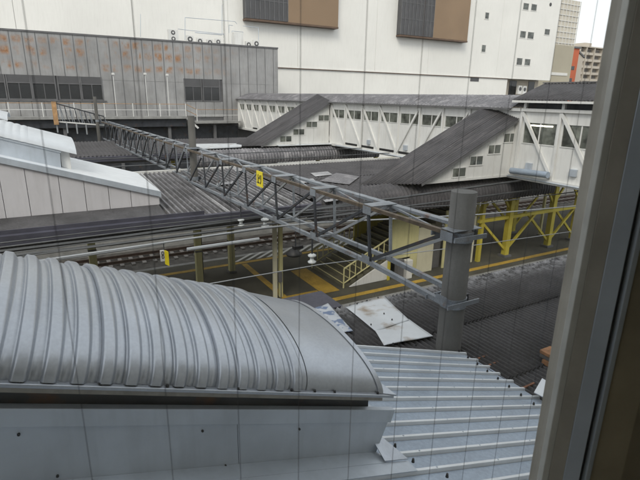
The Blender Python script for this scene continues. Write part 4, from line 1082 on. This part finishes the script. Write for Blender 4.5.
MB().prism([(a.x-.3, 109.6, zt2+.02), (b.x+.3, 109.6, zt2+.02), (b.x+.6, 124, zt2+.02), (a.x-.3, 124, zt2+.02)], (0, 0, .5)).build('roof_edge', metal_trim, ob)
MB().box(b.x+.02, b.x+3.6, 110.5, 124, -1.4, zt2-1.6).build('side_wing', apt, ob)
MB().prism([(b.x+.02, 110.2, zt2-1.0), (b.x+4.0, 110.2, zt2-2.8), (b.x+4.0, 110.2, zt2-2.3), (b.x+.02, 110.2, zt2-.4)], (0, 12, 0)).build('roof_edge', metal_trim, ob)
for u, v in ((572.5, 68), (570, 80)):
    p = at(u, v, y=110); MB().box(p.x-.9, p.x+.9, 109.9, 109.99, p.z-.6, p.z+.6).build('window', dark_glass, ob)
ap = thing('apartment_block', 'tall beige apartment block with rows of balconies far at right', 'building', (235, 150, 0))
a = at(579, 60, y=150); zt3 = at(592, 48.5, y=150).z; W_ = 34
MB().box(a.x, a.x+W_, 151.6, 164, -1.4, zt3).build('core', apt, ap)
fl = 2.95; nfl = int((zt3+1)/fl)
xs3 = [(a.x+.2, 4.2), (a.x+5.2, 5.6), (a.x+11.8, 5.6), (a.x+18.4, 5.6), (a.x+25.0, 5.6)]
for i in range(nfl-7 if nfl > 12 else 0, nfl):
    z = zt3-fl*(nfl-i)
    for k, (xx, wd) in enumerate(xs3):
        MB().box(xx, xx+wd, 150.2, 151.58, z, z+1.15).build('balcony', apt, ap)
        MB().box(xx+.15, xx+wd-.15, 151.5, 151.59, z+1.16, z+fl-.35).build('window', apt_dark, ap)
for xx in [a.x-.15]+[x_+w_+.2 for x_, w_ in xs3]:
    MB().box(xx-.05, xx+.45, 149.9, 151.59, -1.4, zt3+.3).build('pier', apt, ap)
MB().box(a.x-.3, a.x+W_, 149.8, 164.2, zt3+.31, zt3+.8).build('roof_edge', apt, ap)
MB().box(a.x+5.5, a.x+11, 152, 158, zt3+.82, zt3+2.6).build('roof_house', apt, ap)

# ------------------------------------------------------------------ our own building: facade, room and the wired window
YG = .288
WX0, WX1, WZ0, WZ1 = -2.6, .474, 7.3, 9.9  # opening enlarged beyond the view to let more daylight into the room
own = thing('station_building', 'beige building the view is taken from, around the wired window', 'building', (0, .2, 0))
FY0, FY1 = .12, .36
FX1 = WX1+.16
MB().box(-26, WX0, FY0, FY1, -1.4, 16).build('outer_wall', facade, own)
MB().box(FX1, 26, FY0, FY1, -1.4, 16).build('outer_wall', facade, own)
MB().box(WX0+.002, FX1-.002, FY0, FY1, -1.4, WZ0-.06).build('outer_wall', facade, own)
MB().box(WX0+.002, FX1-.002, FY0, FY1, WZ1+.05, 16).build('outer_wall', facade, own)
MB().box(-3.2, 3.2, -4.1, -4.0, 6.6, 10.2).build('room_wall', room_m, own)
MB().box(-3.3, -3.2, -4.0, FY0-.002, 6.6, 10.2).build('room_wall', room_m, own)
MB().box(3.2, 3.3, -4.0, FY0-.002, 6.6, 10.2).build('room_wall', room_m, own)
MB().box(-3.3, 3.3, -4.1, FY0-.002, 6.5, 6.6).build('room_floor', room_m, own)
MB().box(-3.3, 3.3, -4.1, FY0-.002, 10.2, 10.3).build('room_ceiling', white_wall, own)
win = thing('wired_window', 'wired glass window with a weathered aluminium frame close to the camera', 'window', (.3, YG, WZ0))
MB().box(WX0, WX1, YG-.002, YG+.002, WZ0, WZ1).build('pane', pane_m, win)
pane = win.children[0]
x = -.0; first = None
xs_w = [.0505*k-.005 for k in range(-8, 10)]
for xx in xs_w:
    if xx > WX1-.01: continue
    MB().tube((xx, YG+.006, WZ0), (xx, YG+.006, WZ1), 0.00021, n=6, cap=False).build('wire', steel_dark, pane)
def stile(poly, nm, mat):
    MB().prism([(px_, py_, WZ0-.05) for px_, py_ in poly], (0, 0, WZ1-WZ0+.1)).build(nm, mat, win, bevel=.0006)
stile([(.4745, .2865), (.4745, .2800), (.4790, .2750), (.4790, .2865)], 'outer_stile', alu_pale)
stile([(.4792, .300), (.4792, .2745), (.4860, .2615), (.4860, .300)], 'middle_stile', alu_brown)
stile([(.4862, .300), (.4862, .2610), (.4935, .2470), (.4935, .300)], 'inner_stile', alu_blue)
stile([(.4937, .300), (.4945, .2478), (.4985, .2470), (.4985, .300)], 'gasket', rubber)
stile([(.4987, .300), (.4990, .2430), (.5030, .2400), (.5030, .300)], 'edge_strip', alu_blue)
stile([(.5032, .300), (.5032, .2415), (.5300, .2200), (.6340, .2150), (.6340, .300)], 'jamb', brown_wood)
MB().box(WX0, .634, FY0, .335, WZ0-.055, WZ0-.003).build('sill', alu_pale, win)
MB().box(WX0, .634, .20, .335, WZ1+.003, WZ1+.047).build('head', alu_pale, win)
win.location.x += .005
